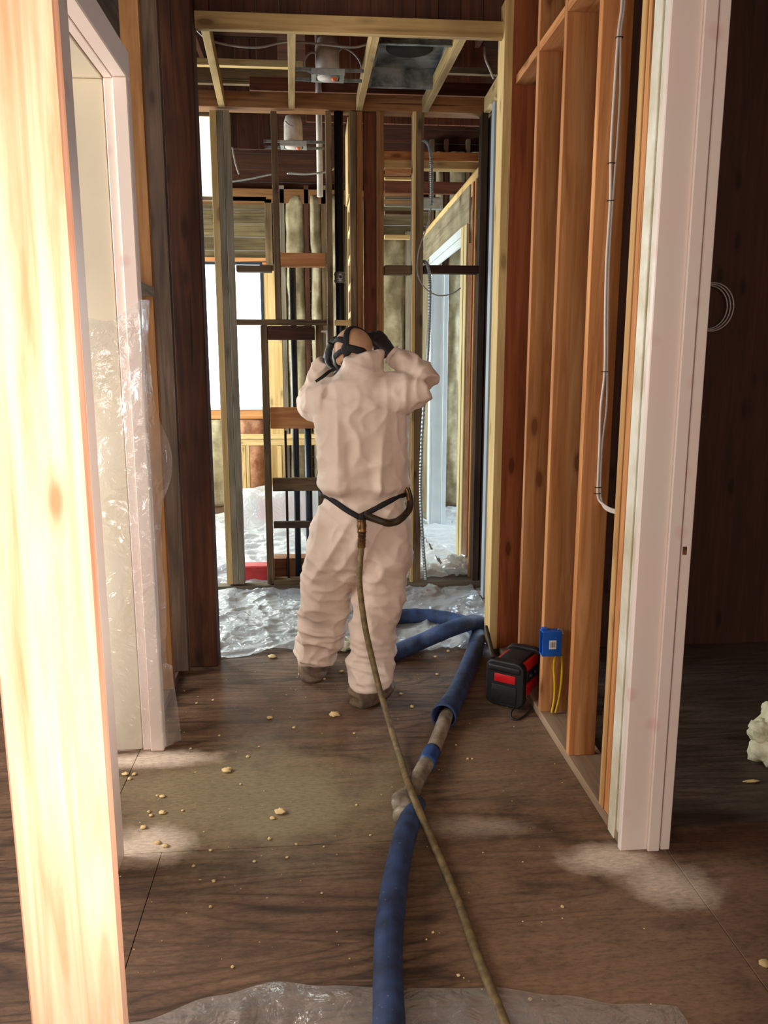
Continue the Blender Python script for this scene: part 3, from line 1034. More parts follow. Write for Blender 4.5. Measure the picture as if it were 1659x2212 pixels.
# torso rings: z, x left, x right, centre y, half depth
torso = [(1.615, .128, .275, 3.615, .070), (1.575, .112, .285, 3.610, .083), (1.535, .085, .305, 3.605, .098), (1.49, .040, .335, 3.61, .115), (1.43, -.005, .378, 3.615, .130),
         (1.35, -.015, .412, 3.62, .142), (1.26, -.008, .412, 3.62, .146), (1.16, -.006, .412, 3.62, .148), (1.08, .003, .408, 3.62, .150), (1.03, .012, .404, 3.62, .148),
         (0.99, .030, .393, 3.62, .130), (0.955, .020, .402, 3.62, .130), (0.90, -.018, .418, 3.62, .146), (0.82, -.042, .425, 3.62, .150), (0.74, -.048, .420, 3.63, .145), (0.67, -.020, .390, 3.63, .130), (0.62, .045, .315, 3.63, .110), (0.585, .11, .23, 3.63, .08)]
parts = [loft([((0.5 * (a + b), yc, z), ((b - a) / 2, 0, 0), (0, d, 0)) for (z, a, b, yc, d) in torso], 36, 2.35)]


def leg(rows):
    r = []
    for (l, rr, row, y, d) in rows:
        a, b = PY(l, row, y), PY(rr, row, y)
        r.append(((a + b) / 2, ((b.x - a.x) / 2, 0, 0), (0, d, 0)))
    return loft(r, 28, 2.2)


parts.append(leg([(672, 782, 1120, 3.63, .13), (664, 776, 1180, 3.635, .135), (656, 768, 1240, 3.66, .128), (650, 758, 1300, 3.70, .118), (645, 750, 1350, 3.75, .112),
                  (640, 744, 1385, 3.79, .11), (641, 735, 1406, 3.81, .11), (646, 722, 1426, 3.82, .095)]))
parts.append(leg([(765, 886, 1120, 3.62, .13), (768, 886, 1180, 3.61, .135), (766, 879, 1240, 3.60, .128), (763, 869, 1300, 3.585, .118), (758, 856, 1360, 3.57, .112),
                  (757, 850, 1415, 3.56, .105), (749, 852, 1450, 3.55, .112), (751, 845, 1477, 3.545, .108)]))
# right arm
parts.append(limb([PY(815, 860, 3.60), PY(858, 852, 3.585), PY(900, 842, 3.56), PY(920, 833, 3.555)], [.112, .102, .080, .066]))
parts.append(limb([PY(921, 832, 3.555), PY(905, 808, 3.59), PY(878, 787, 3.63), PY(855, 773, 3.66)], [.066, .064, .056, .046]))
# left arm, elbow pushed forward
parts.append(limb([PY(728, 870, 3.61), PY(704, 868, 3.66), PY(682, 872, 3.76), PY(674, 868, 3.84)], [.112, .102, .084, .066]))
parts.append(limb([PY(672, 868, 3.84), PY(684, 835, 3.87), PY(697, 800, 3.88), PY(705, 780, 3.87)], [.068, .062, .055, .048]))
# collar stand-up
parts.append(loft([((0.205, 3.612, 1.56), (.094, 0, 0), (0, .086, 0)), ((0.212, 3.618, 1.60), (.088, 0, .01), (0, .084, 0)), ((0.222, 3.63, 1.635), (.076, 0, .016), (0, .078, .004))], 28))


def ridge(p, sc, o, pw=2.0):
    return max(0.0, 1.0 - 2.0 * abs(nz(p, sc, o))) ** pw


def sstep(a, b, x):
    t = min(1.0, max(0.0, (x - a) / (b - a)))
    return t * t * (3 - 2 * t)


def cloth(v, n):
    d = 0.0
    x, y, z = v
    back = 0.35 + 0.65 * max(0.0, -n.y)
    arm = max(sstep(0.385, 0.43, x), sstep(-0.01, -0.05, x), sstep(3.74, 3.79, y)) * sstep(1.30, 1.38, z)
    legs = 1.0 - sstep(0.66, 0.84, z)
    low = 1.0 - sstep(0.20, 0.42, z)
    trunk = sstep(0.99, 1.05, z) * (1.0 - arm)
    hip = sstep(0.60, 0.70, z) * (1.0 - sstep(0.93, 0.98, z))
    # legs: slanting creases, tighter rings above the ankles
    d += legs * (0.016 * ridge((x * 3.0 + z * 1.2, y * 2.0, z * 2.4 - x * 0.8), 2.4, 9.0) - 0.005)
    d += legs * 0.010 * (ridge((x * 1.0, y, z * 2.6 + x * 0.7), 5.0, 2.0) - 0.3)
    d += low * 0.013 * (ridge((x * 0.7, y * 0.7, z * 4.2 + 0.6 * x), 4.6, 3.3) - 0.35)
    # back: long drapes falling to the gathered waist, a few cross creases
    fade = 1.0 - 0.75 * sstep(1.08, 1.40, z)
    d += trunk * back * fade * (0.026 * ridge((x * 4.2 + 0.35 * z, 0.0, z * 0.55), 2.2, 7.0) - 0.009)
    d += trunk * back * 0.012 * (ridge((x * 1.2 + z * 0.8, 0.0, z * 1.7 - x * 0.9), 3.2, 14.0) - 0.3)
    d += trunk * 0.014 * math.exp(-((z - 1.045) / 0.03) ** 2)
    # seat
    d += hip * (0.016 * ridge((x * 2.6 - z * 1.2, y, z * 1.1), 2.8, 12.0) - 0.005)
    d += hip * 0.009 * (ridge((x * 2.2 + z * 2.0, y, z * 0.8), 3.5, 21.0) - 0.3)
    # sleeves and shoulders
    d += arm * 0.011 * (ridge((x * 1.6 + z, y * 1.5, z - x), 8.0, 1.0) - 0.3)
    d += sstep(1.36, 1.46, z) * (1 - arm) * 0.010 * (ridge((x, y * 1.2, z * 2.2), 4.5, 3.0) - 0.3)
    d += 0.005 * (ridge(v, 11, 8.0) - 0.3) + 0.002 * nz(v, 30, 5.0)
    return d


bv, bf = remeshed(parts, 0.0075, 6, cloth)
body = mesh('coverall', bv, bf, M['coverall'], person, True)
body_bvh = BVHTree.FromPolygons(bv, bf)


def on_body(px, py, lift=0.006, fall=3.5):
    d = ray(px, py).normalized()
    h = body_bvh.ray_cast(CAM, d)
    if h[0] is None:
        return PY(px, py, fall), Vector((0, -1, 0))
    return h[0] - d * lift, (h[1] if h[1].dot(d) < 0 else -h[1])


# head
HC = Vector((0.172, 3.69, 1.640))
HR = Matrix.Rotation(math.radians(14), 3, 'Z') @ Matrix.Rotation(math.radians(-16), 3, 'X') @ Matrix.Rotation(math.radians(-10), 3, 'Y')


def hd(x, y, z):
    """head frame: +y is where the face looks"""
    return HC + HR @ Vector((x, y, z))


def ell(c, r, seg=20, rings=14, R=None):
    R = R or Matrix.Identity(3)
    vs, fs = [], []
    for j in range(1, rings):
        th = math.pi * j / rings
        for k in range(seg):
            a = 2 * math.pi * k / seg
            vs.append(Vector(c) + R @ Vector((r[0] * math.sin(th) * math.cos(a), r[1] * math.sin(th) * math.sin(a), r[2] * math.cos(th))))
    for j in range(rings - 2):
        for k in range(seg):
            k2 = (k + 1) % seg
            fs.append((j * seg + k, (j + 1) * seg + k, (j + 1) * seg + k2, j * seg + k2))
    vs.append(Vector(c) + R @ Vector((0, 0, r[2])))
    vs.append(Vector(c) - R @ Vector((0, 0, r[2])))
    t, b = len(vs) - 2, len(vs) - 1
    for k in range(seg):
        k2 = (k + 1) % seg
        fs.append((t, k, k2))
        fs.append((b, (rings - 2) * seg + k2, (rings - 2) * seg + k))
    return vs, fs


hp = [ell(hd(0, -0.008, 0.012), (.090, .100, .098), R=HR), ell(hd(0, 0.03, -0.045), (.064, .068, .075), R=HR), ell(hd(0, 0.102, -0.018), (.013, .020, .024), R=HR),
      ell(hd(0, 0.075, -0.085), (.034, .026, .024), R=HR), ell(hd(.083, 0.0, -0.015), (.010, .020, .032), R=HR), ell(hd(-.083, 0.0, -0.015), (.010, .020, .032), R=HR),
      ell(hd(0, 0.082, 0.018), (.050, .018, .012), R=HR), ell(hd(0, 0.095, -0.055), (.026, .012, .010), R=HR),
      limb([hd(0, -0.01, -0.05), Vector((0.19, 3.635, 1.56)), Vector((0.19, 3.62, 1.50))], [.060, .058, .062])]
hv, hf = remeshed(hp, 0.006, 6)
head = mesh('head', hv, hf, M['skin'], person, True)
head_bvh = BVHTree.FromPolygons(hv, hf)
for s_ in (-1, 1):
    v_, f_ = ell(hd(s_ * 0.030, 0.091, 0.002), (.012, .009, .008), 10, 8, HR)
    mesh('eye', v_, f_, M['eye'], head, True)


def on_head(d, lift=0.004):
    dv = (HR @ Vector(d)).normalized()
    o_ = hd(0, 0, 0)
    h = head_bvh.ray_cast(o_ + dv * 0.4, -dv)
    return (h[0] if h[0] else o_ + dv * 0.09) + dv * lift, dv


def strap(dirs, w, lift=0.004, name='strap', parent=None, mat='black_fabric', thick=0.25):
    pts, nr = [], []
    for i in range(len(dirs) - 1):
        for j in range(5):
            t = j / 5
            d = Vector(dirs[i]).normalized().lerp(Vector(dirs[i + 1]).normalized(), t)
            p_, n_ = on_head(d, lift)
            pts.append(p_)
            nr.append(n_)
    p_, n_ = on_head(dirs[-1], lift)
    pts.append(p_)
    nr.append(n_)
    v, f = tube_geo(pts, w, 8, True, nr, thick)
    return mesh(name, v, f, M[mat], parent, True)


# respirator: facepiece in front, five-strap harness over the back of the head
mask = empty('respirator', hd(0, 0.1, -0.05), None, None, None, None, person)
fp = [ell(hd(0, 0.072, -0.012), (.084, .062, .110), R=HR), ell(hd(0, 0.128, -0.055), (.042, .040, .042), R=HR), ell(hd(.062, 0.108, -0.075), (.030, .026, .030), R=HR), ell(hd(-.062, 0.108, -0.075), (.030, .026, .030), R=HR)]
fv, ff = remeshed(fp, 0.007, 5)
mesh('facepiece', fv, ff, M['black_plastic'], mask, True)
v_, f_ = ell(hd(0, 0.098, 0.022), (.068, .046, .058), R=HR)
mesh('lens', v_, f_, M['clear_dark'], mask, True)
# back of the head is -y in the head frame
v_, f_ = ell(on_head((-0.55, -0.75, 0.02), -0.004)[0], (.026, .012, .030), 14, 10, HR @ Matrix.Rotation(math.radians(-35), 3, 'Z'))
mesh('harness_plate', v_, f_, M['black_fabric'], mask, True)
strap([(-0.55, -0.75, 0.02), (-0.45, -0.75, 0.35), (-0.25, -0.62, 0.72), (0.1, -0.42, 0.95), (0.5, -0.25, 0.85), (0.85, 0.1, 0.5), (0.9, 0.4, 0.2)], 0.0145, name='strap', parent=mask)
strap([(-0.45, -0.72, 0.3), (-0.7, -0.4, 0.6), (-0.75, 0.0, 0.65), (-0.6, 0.5, 0.6)], 0.0145, name='strap', parent=mask)
strap([(-0.55, -0.75, 0.02), (-0.85, -0.45, 0.0), (-0.95, 0.1, -0.05), (-0.85, 0.5, -0.1)], 0.0125, name='strap', parent=mask)
strap([(-0.50, -0.78, 0.05), (-0.25, -0.95, -0.12), (0.05, -0.98, -0.26), (0.12, -0.95, -0.36)], 0.0165, 0.006, name='strap', parent=mask)
strap([(-0.55, -0.75, 0.0), (-0.62, -0.68, -0.22), (-0.68, -0.55, -0.45), (-0.8, -0.2, -0.55)], 0.011, name='strap', parent=mask)
strap([(0.5, -0.25, 0.85), (0.85, -0.3, 0.3), (0.95, -0.15, -0.1), (0.9, 0.3, -0.3)], 0.011, name='strap', parent=mask)
# left side of the rubber seal seen past the cheek and the loose strap end
tube('seal_edge', [PY(716, 742, 3.70), PY(708, 762, 3.71), PY(710, 785, 3.70), PY(721, 798, 3.66)], lambda t, i: 0.016 - 0.004 * t, 'black_plastic', mask, 12, 6)
tube('strap_tail', [PY(724, 797, 3.58), PY(712, 802, 3.53), PY(697, 814, 3.50), PY(682, 824, 3.50)], 0.0095, 'black_fabric', mask, 8, 6, (0, -0.6, 0.8), 0.35)


# gloves with five separate fingers
def hand(name, wrist, palm_dir, palm_n, side, curl, mat, size=1.0):
    """palm_dir: wrist to knuckles; palm_n: out of the palm; side: +1 thumb on the right of palm_dir seen along -palm_n"""
    d = Vector(palm_dir).normalized()
    n = (Vector(palm_n) - d * Vector(palm_n).dot(d)).normalized()
    s = d.cross(n) * side
    W0 = Vector(wrist)
    P = lambda a, b, c: W0 + (d * a + s * b + n * c) * size
    prt = [loft([(P(-.02, 0, 0), s * .028 * size, n * .022 * size), (P(.02, 0, 0), s * .034 * size, n * .020 * size), (P(.06, 0, 0), s * .042 * size, n * .018 * size), (P(.088, 0, 0), s * .040 * size, n * .014 * size)], 18)]
    for i, (b, ln) in enumerate(((.031, .072), (.010, .080), (-.011, .074), (-.031, .058))):
        pts = [P(.075, b, 0)]
        ang, pos = 0.0, Vector((.085, b, 0))
        for seg_l, c_ in ((.45, curl), (.32, curl * 1.25), (.23, curl * 0.9)):
            ang += c_
            pos = pos + Vector((math.cos(ang) * ln * seg_l, b * 0.12, math.sin(ang) * ln * seg_l))
            pts.append(P(*pos))
        prt.append(limb(pts, [.0125 * size, .0125 * size, .0115 * size, .009 * size], 10, 4))
    prt.append(limb([P(.015, .030, .004), P(.040, .054, .012), P(.064, .060, .026), P(.084, .054, .038)], [.014 * size, .012 * size, .0105 * size, .008 * size], 10, 4))
    v, f = remeshed(prt, 0.0042, 3)
    return mesh(name, v, f, M[mat], person, True)


wr_ = PY(848, 768, 3.668)
kn_ = PY(815, 728, 3.70)
hand('glove', wr_, kn_ - wr_, Vector((-0.62, 0.75, -0.15)), 1, 0.34, 'glove', 1.12)
wl_ = PY(704, 782, 3.868)
hand('glove', wl_, PY(716, 745, 3.84) - wl_, Vector((0.95, 0.1, 0.0)), -1, 0.5, 'glove', 1.0)
# sleeve cuffs
tube('cuff', [PY(860, 777, 3.655), PY(853, 771, 3.662), PY(847, 766, 3.668)], lambda t, i: 0.045 + 0.005 * math.sin(i * 2.4), 'coverall', person, 18, 3)

# shoe covers
for (px_, py_, yy, ang, nm) in ((790, 1524, 3.57, -34, 'shoe_cover'), (676, 1469, 3.90, -6, 'shoe_cover')):
    c0 = PZ(px_, py_, 0.0)
    c0 = Vector((PY(px_, py_, yy).x, yy, 0.0))
    R = Matrix.Rotation(math.radians(ang), 3, 'Z')
    prof = [(0.000, .066, .150, .085), (0.012, .073, .160, .085), (0.045, .074, .158, .082), (0.075, .072, .138, .060), (0.105, .062, .096, .030), (0.135, .052, .066, .004), (0.150, .045, .055, .0)]
    rings_ = []
    for z_, rx, ry, oy in prof:
        cc = c0 + R @ Vector((0, oy - 0.02, 0))
        rings_.append(((cc.x, cc.y, z_), R @ Vector((rx, 0, 0)), R @ Vector((0, ry, 0))))
    sv, sf = remeshed([loft(rings_, 26, 2.6)], 0.0075, 2, lambda v, n: 0.006 * math.sin(v.z * 60 + v.x * 70 + 5 * nz(v, 9, 2)) * (1 if v.z > 0.02 else 0.2) + 0.003 * nz(v, 30, 1))
    mesh(nm, [(v.x, v.y, max(v.z, 0.0005)) for v in sv], sf, M['shoe'], person, True)

# belt, its dipping back strap and the air-line loop at the hip
belt = empty('belt', (0.2, 3.62, 1.0), None, None, None, None, person)


def body_line(name, pix, w, mat, parent, ratio, lift=0.006, n=5, seg=8):
    pts = []
    for i in range(len(pix) - 1):
        for j in range(n):
            t = j / n
            pts.append((pix[i][0] + (pix[i + 1][0] - pix[i][0]) * t, pix[i][1] + (pix[i + 1][1] - pix[i][1]) * t))
    pts.append(pix[-1])
    hits = [on_body(a, b, lift) for a, b in pts]
    P_ = [h[0] for h in hits]
    for _ in range(2):
        P_ = [P_[0]] + [(P_[i - 1] + P_[i] * 2 + P_[i + 1]) / 4 for i in range(1, len(P_) - 1)] + [P_[-1]]
    v, f = tube_geo(P_, w, seg, True, [h[1] for h in hits], ratio)
    return mesh(name, v, f, M[mat], parent, True)


body_line('belt_strap', [(699, 1071), (722, 1083), (750, 1103), (777, 1118)], 0.0125, 'black_fabric', belt, 0.3)
body_line('belt_strap', [(777, 1116), (800, 1105), (835, 1086), (868, 1070)], 0.0125, 'black_fabric', belt, 0.3)
R_ = []
tube('belt_front', [on_body(866, 1071)[0], Vector((0.405, 3.60, 1.0)), Vector((0.395, 3.70, 1.0)), Vector((0.30, 3.775, 1.0)), Vector((0.20, 3.785, 1.0)), Vector((0.10, 3.77, 1.0)), Vector((0.015, 3.69, 1.0)), Vector((0.012, 3.60, 1.0)), on_body(701, 1072)[0]], 0.0045, 'black_fabric', belt, 8, 6, (0, 0, 1), 2.4)
body_line('air_line', [(786, 1112), (812, 1122), (838, 1131), (858, 1127), (872, 1116)], 0.0165, 'hose_dark', belt, 1.0, 0.016)
tube('air_line', [on_body(872, 1116, 0.016)[0], PY(884, 1100, 3.56), PY(886, 1080, 3.58), PY(880, 1058, 3.58), PY(874, 1040, 3.60)], 0.0155, 'hose_dark', belt, 12, 6)
tube('regulator', [PY(876, 1054, 3.545), PY(881, 1066, 3.54), PY(883, 1082, 3.54)], 0.010, 'brass', belt, 12, 3)

# ================================================================== HOSES
RH = 0.0395


def fl(px, py, z):
    p = PZ(px, py, z)
    return p


hose = empty('insulated_hose', fl(860, 1800, 0), 'thick blue jacketed hose with grey taped joint lying along the plywood floor', 'hose')
near = [PZ(836, 2420, RH), PZ(840, 2212, RH), PZ(838, 2060, RH), PZ(848, 1940, RH), PZ(866, 1840, RH), PZ(884, 1775, RH), PZ(900, 1735, RH)]
tube('blue_jacket', near, lambda t, i: RH * (1.0 - 0.16 * max(0, t - 0.75) / 0.25 + 0.05 * math.sin(i * 0.9) * nz((i * 0.3, 1, 2), 1) + 0.03 * math.sin(i * 0.35)), 'hose_blue', hose, 22, 8)
RT = 0.0295
tp = [PZ(868, 1768, RT + 0.006), PZ(884, 1722, RT + 0.006), PZ(907, 1674, RT), PZ(930, 1632, RT), PZ(948, 1590, RT), PZ(966, 1540, RT + 0.01)]
tube('taped_section', tp, lambda t, i: RT * (1.06 + 0.05 * nz((i * 0.7, 3, 3), 1.0) + (0.16 if 0.02 < t < 0.2 else 0.0)), 'tape', hose, 20, 8)
tube('tape_flap', [PZ(862, 1752, RT + 0.02), PZ(868, 1726, RT + 0.05), PZ(880, 1708, RT + 0.03)], lambda t, i: 0.02 + 0.018 * math.sin(t * 3.1), 'tape', hose, 10, 5, (0, -0.4, 1), 0.35)
tube('blue_tape_band', [PZ(921, 1650, RT), PZ(934, 1622, RT)], RT * 1.17, 'tape_blue', hose, 20, 4)
# jacket of the farther length: open end, then the loop round behind the worker's legs
RS = 0.047
far_pts = [PZ(958, 1548, RS), PZ(986, 1500, RS), PZ(1010, 1445, RS), PZ(1028, 1395, RS), PZ(1028, 1362, RS), PZ(1000, 1345, RS), PZ(950, 1334, RS), PZ(895, 1330, RS), PZ(840, 1337, RS), PZ(808, 1362, RS),
           PZ(797, 1390, RS), PZ(815, 1412, RS), PZ(850, 1410, RS), PZ(905, 1388, RS + 0.004)]
far_pts += [PZ(955, 1366, 0.115), PZ(998, 1350, 0.138), Vector((0.90, 4.36, 0.115)), Vector((1.0, 4.44, 0.062)), Vector((1.16, 4.50, RS)), Vector((1.35, 4.52, RS))]
pth = catmull(far_pts, 8)
vv, ff_ = tube_geo(pth, lambda t, i: RS * (0.96 + 0.28 * max(0, 1 - i / 9) + 0.05 * nz((i * 0.4, 1, 1), 1.0) - 0.22 * max(0, t - 0.72)), 22, False)
iv, if_ = tube_geo(pth[:22], lambda t, i: RS * (0.96 + 0.28 * max(0, 1 - i / 9)) - 0.007, 22, False, base=len(vv))
rim = [(k, len(vv) + k, len(vv) + (k + 1) % 22, (k + 1) % 22) for k in range(22)]
endc = tuple((len(pth) - 1) * 22 + k for k in range(22))
mesh('blue_jacket', vv + iv, ff_ + [tuple(reversed(q)) for q in if_] + rim + [endc], M['hose_blue'], hose, True)

air = empty('air_hose', PZ(900, 1730, 0.0), 'thin olive air supply hose trailing from the belt across the floor', 'air hose')
b0 = on_body(781, 1122, 0.02)[0]
b1 = on_body(782, 1150, 0.022)[0]
b2 = on_body(781, 1182, 0.022)[0]
RA = 0.0135
aps = [b2, PY(778, 1215, 3.41), PY(777, 1265, 3.40), PY(788, 1350, 3.385), PY(803, 1420, 3.37), PY(823, 1500, 3.32)]
aps += [PZ(845, 1575, 0.055), PZ(868, 1648, 0.028), PZ(888, 1708, 0.118), PZ(922, 1790, 0.040), PZ(958, 1870, RA), PZ(995, 1960, RA), PZ(1030, 2060, RA), PZ(1062, 2140, RA), PZ(1098, 2230, RA), PZ(1140, 2340, RA)]
tube('hose', aps, RA, 'hose_olive', air, 12, 8)
tube('coupler', [b0, b1], lambda t, i: 0.019 if (i % 3) else 0.022, 'brass', air, 14, 6)
tube('coupler', [b1, b2], lambda t, i: 0.0165 + 0.002 * (i % 2), 'brass', air, 14, 10)
tube('coupler_ring', [b0 + Vector((-0.012, 0.0, 0.012)), b0 + Vector((0.012, -0.004, 0.008))], 0.014, 'black_fabric', air, 10, 3)

# ================================================================== PLASTIC SHEETS
def sheet(name, fn, nu, nv, mat, label, cat='plastic sheet', parent=None):
    vs, fs = [], []
    for j in range(nv + 1):
        for i in range(nu + 1):
            vs.append(fn(i / nu, j / nv))
    for j in range(nv):
        for i in range(nu):
            k = j * (nu + 1) + i
            fs.append((k, k + 1, k + nu + 2, k + nu + 1))
    o = mesh(name, vs, fs, M[mat], parent, True)
    if label:
        tag(o, label, cat)
    return o


def crumple(x, y, amp, sc, o):
    wx_ = x + 0.15 * nz((x, y, 0), 2.0, o)
    wy_ = y + 0.15 * nz((x, y, 5), 2.0, o)
    a = ridge((wx_, wy_ * 0.45, 0), sc, o, 3.0)
    b = ridge((wx_ * 0.6 + wy_ * 0.8, wy_ - wx_, 1), sc * 1.7, o + 3, 3.0)
    c = ridge((wx_ * 1.4 - wy_, wy_ + wx_ * 0.4, 2), sc * 3.2, o + 6, 2.0)
    return amp * (0.9 * a + 0.7 * b + 0.35 * c - 0.12)


def floor_sheet(name, x0, x1, yf, y1, amp, sc, o, label, nu=90, nv=90, mat='film_floor', base=0.004):
    def fn(u, v):
        x = x0 + (x1 - x0) * u
        ya = yf(x) if callable(yf) else yf
        y = ya + (y1 - ya) * v
        h = max(crumple(x, y, amp, sc, o), 0.0) + base
        return (x, y, h)
    return sheet(name, fn, nu, nv, mat, label)


floor_sheet('floor_plastic', -0.74, 1.10, lambda x: 4.26 + 0.05 * math.sin(x * 5 + 1) + 0.05 * nz((x, 0, 0), 4, 1), 5.47, 0.026, 3.2, 1.0, 'wrinkled clear plastic sheet on the floor behind the worker, before the stud wall', 120, 90)
floor_sheet('floor_plastic', -1.9, 0.95, 5.62, 8.35, 0.05, 1.9, 5.0, 'large crumpled plastic sheet covering the far room floor below the bright window', 110, 110)
floor_sheet('floor_plastic', 0.97, 2.6, 5.95, 8.55, 0.035, 2.4, 9.0, 'bluish white plastic sheet on the floor through the far doorway', 80, 100)


def near_edge(x):
    p = [(-1.0, 1.70), (-0.46, 1.735), (-0.28, 1.80), (-0.13, 1.835), (0.0, 1.81), (0.2, 1.785), (0.42, 1.77), (0.6, 1.73), (0.75, 1.69), (1.2, 1.60)]
    for (a, b), (c, d) in zip(p, p[1:]):
        if a <= x <= c:
            t = (x - a) / (c - a)
            t = t * t * (3 - 2 * t)
            return b + (d - b) * t
    return 1.6


def nf(u, v):
    x = -0.62 + 1.5 * u
    yf = near_edge(x)
    y = yf - (yf - 0.3) * v
    e = min(1.0, v / 0.05)
    return (x, y, 0.003 + 0.022 * math.exp(-((v - 0.05) / 0.04) ** 2) * (0.5 + nz((x, 0, 0), 3, 2)) + max(0, crumple(x, y, 0.012, 4.5, 2.0)) * e)


sheet('floor_plastic', nf, 90, 60, 'film_clear', 'thin clear plastic sheet lying on the floor at the bottom edge nearest the camera')


# film taped over the lower part of the left doorway
def door_film(u, v):
    x = -0.93 + u * 0.33
    top = 1.72 + 0.10 * u + 0.02 * math.sin(u * 9)
    z = 0.02 + (top - 0.02) * v
    if x < -0.655:
        y = 3.135 + 0.010 * nz((x * 3, z * 1.2, 0), 4, 1) + 0.008 * math.sin((z * 6 - x * 14) * 2)
    else:
        k = (x + 0.655) / 0.055
        bul = 0.5 + 0.5 * nz((0, z, 0), 2.3, 4.0) + (0.7 if 1.05 < z < 1.4 else 0.0) * math.sin((z - 1.05) / 0.35 * math.pi) + (0.45 if z < 0.35 else 0)
        x = -0.655 + 0.055 * k * max(0.12, bul)
        y = 3.135 + 0.07 * k + 0.02 * nz((x * 6, z * 5, 2), 2, 2) * k
    return (x, y, z)


sheet('door_film', door_film, 44, 110, 'film_clear', 'clear plastic film draped over the lower half of the white left door jamb')


# film tented over a red case in the far room
def tent(u, v):
    x = -0.78 + 0.85 * u
    a = v * math.pi
    y = 8.10 - 0.30 * math.cos(a) - 0.2 * (1 - v) * (1 - u)
    z = 0.33 * math.sin(a) ** 0.7 + 0.05 * nz((x, y, 0), 5, 3) + 0.02
    return (x, y, max(z, 0.01))


sheet('tented_plastic', tent, 40, 30, 'film_floor', 'translucent plastic sheet tented over a red case at the far wall', 'plastic sheet')
box('covered_case', -0.60, -0.05, 7.97, 8.22, 0.0, 0.22, 'red_box', None, 'x', 0.02, 2)
tag(bpy.data.objects['covered_case'], 'low red case under the tented plastic at the far wall', 'case')


def lump(name, c, r, o, mat, amp=0.35, parent=None, seg=14, rings=9, sc=2.5):
    v, f = ell((0, 0, 0), r, seg, rings)
    v = [p * (1 + amp * nz(p.normalized(), sc, o) + 0.4 * amp * nz(p.normalized(), sc * 3, o + 2)) for p in v]
    v = [Vector(c) + Vector((p.x, p.y, max(p.z + r[2], 0.0))) for p in v]
    return mesh(name, v, f, M[mat], parent, True)


tag(lump('plastic_wad', PZ(990, 1240, 0.0), (0.12, 0.10, 0.07), 4.0, 'film_floor', 0.7, None, 24, 16, 3.0), 'crumpled wad of clear plastic against the bottom plate of the stud wall', 'plastic sheet')

# ================================================================== JOBSITE RADIO
radio = empty('jobsite_radio', (0.905, 3.51, 0.0), 'red and black jobsite radio on the floor against the right studs', 'radio')
RM = Matrix.Translation((0.868, 3.475, 0.0)) @ Matrix.Rotation(math.atan2(0.80, 0.60), 4, 'Z')


def rbox(name, x0, x1, y0, y1, z0, z1, mat, parent, bev=0.012, seg=3):
    bm = box_bm(abs(x1 - x0), abs(y1 - y0), abs(z1 - z0), bev, seg)
    return bm_obj(name, bm, M[mat], parent, RM @ Matrix.Translation(((x0 + x1) / 2, (y0 + y1) / 2, (z0 + z1) / 2)), True)


# local x runs into the bay, local y across (right side is -y)
rbox('body', 0.03, 0.21, -0.080, 0.080, 0.045, 0.205, 'red_plastic', radio)
ring_o, ring_i = [], []


def end_plate(x0, x1, zb, nm):
    bm = bmesh.new()
    bmesh.ops.create_cube(bm, size=1.0)
    bmesh.ops.scale(bm, vec=(x1 - x0, 0.19, 0.225 - zb), verts=bm.verts)
    bmesh.ops.bevel(bm, geom=[e for e in bm.edges if abs(e.verts[0].co.x - e.verts[1].co.x) > 0.01], offset=0.042, segments=5, affect='EDGES', profile=0.5)
    bmesh.ops.bevel(bm, geom=[e for e in bm.edges if abs(e.verts[0].co.x - e.verts[1].co.x) < 1e-5], offset=0.008, segments=2, affect='EDGES', profile=0.5)
    return bm_obj(nm, bm, M['black_plastic'], radio, RM @ Matrix.Translation(((x0 + x1) / 2, 0, (0.225 + zb) / 2)), False)


ep = end_plate(-0.022, 0.028, 0.002, 'bumper')
end_plate(0.212, 0.25, 0.045, 'bumper')
rbox('red_inset', -0.0245, -0.020, -0.055, 0.050, 0.122, 0.162, 'red_plastic', ep, 0.006, 2)
rbox('handle_bar', -0.030, 0.0, -0.080, 0.080, 0.172, 0.205, 'black_plastic', ep, 0.010, 3)
rbox('speaker_grille', -0.026, -0.021, -0.062, 0.062, 0.02, 0.108, 'black_plastic', ep, 0.01, 2)
tp_ = rbox('top_panel', 0.05, 0.20, -0.058, 0.058, 0.200, 0.214, 'black_plastic', radio, 0.006, 2)
rbox('side_panel', 0.055, 0.20, -0.088, -0.078, 0.112, 0.165, 'black_plastic', radio, 0.006, 2)
rbox('side_panel', 0.040, 0.110, -0.089, -0.079, 0.05, 0.105, 'red_plastic', radio, 0.006, 2)
for i in range(2):
    kn = RM @ Vector((0.085 + i * 0.06, -0.086, 0.138))
    lathe('knob', [(0.014, -0.012), (0.016, 0.0), (0.015, 0.012), (0.010, 0.016)], kn, 'black_plastic', radio, 16, 'y')
tube('antenna', [RM @ Vector((0.0, 0.07, 0.225)), RM @ Vector((0.06, 0.12, 0.29)), RM @ Vector((0.10, 0.155, 0.335))], lambda t, i: 0.012 - 0.003 * t, 'hose_dark', radio, 10, 4)
tube('power_cord', [PZ(1112, 1528, 0.02), PZ(1104, 1540, 0.012), PZ(1107, 1553, 0.005), PZ(1122, 1553, 0.005), PZ(1138, 1541, 0.005), PZ(1150, 1530, 0.01)], 0.0042, 'black_plastic', radio, 8, 6)

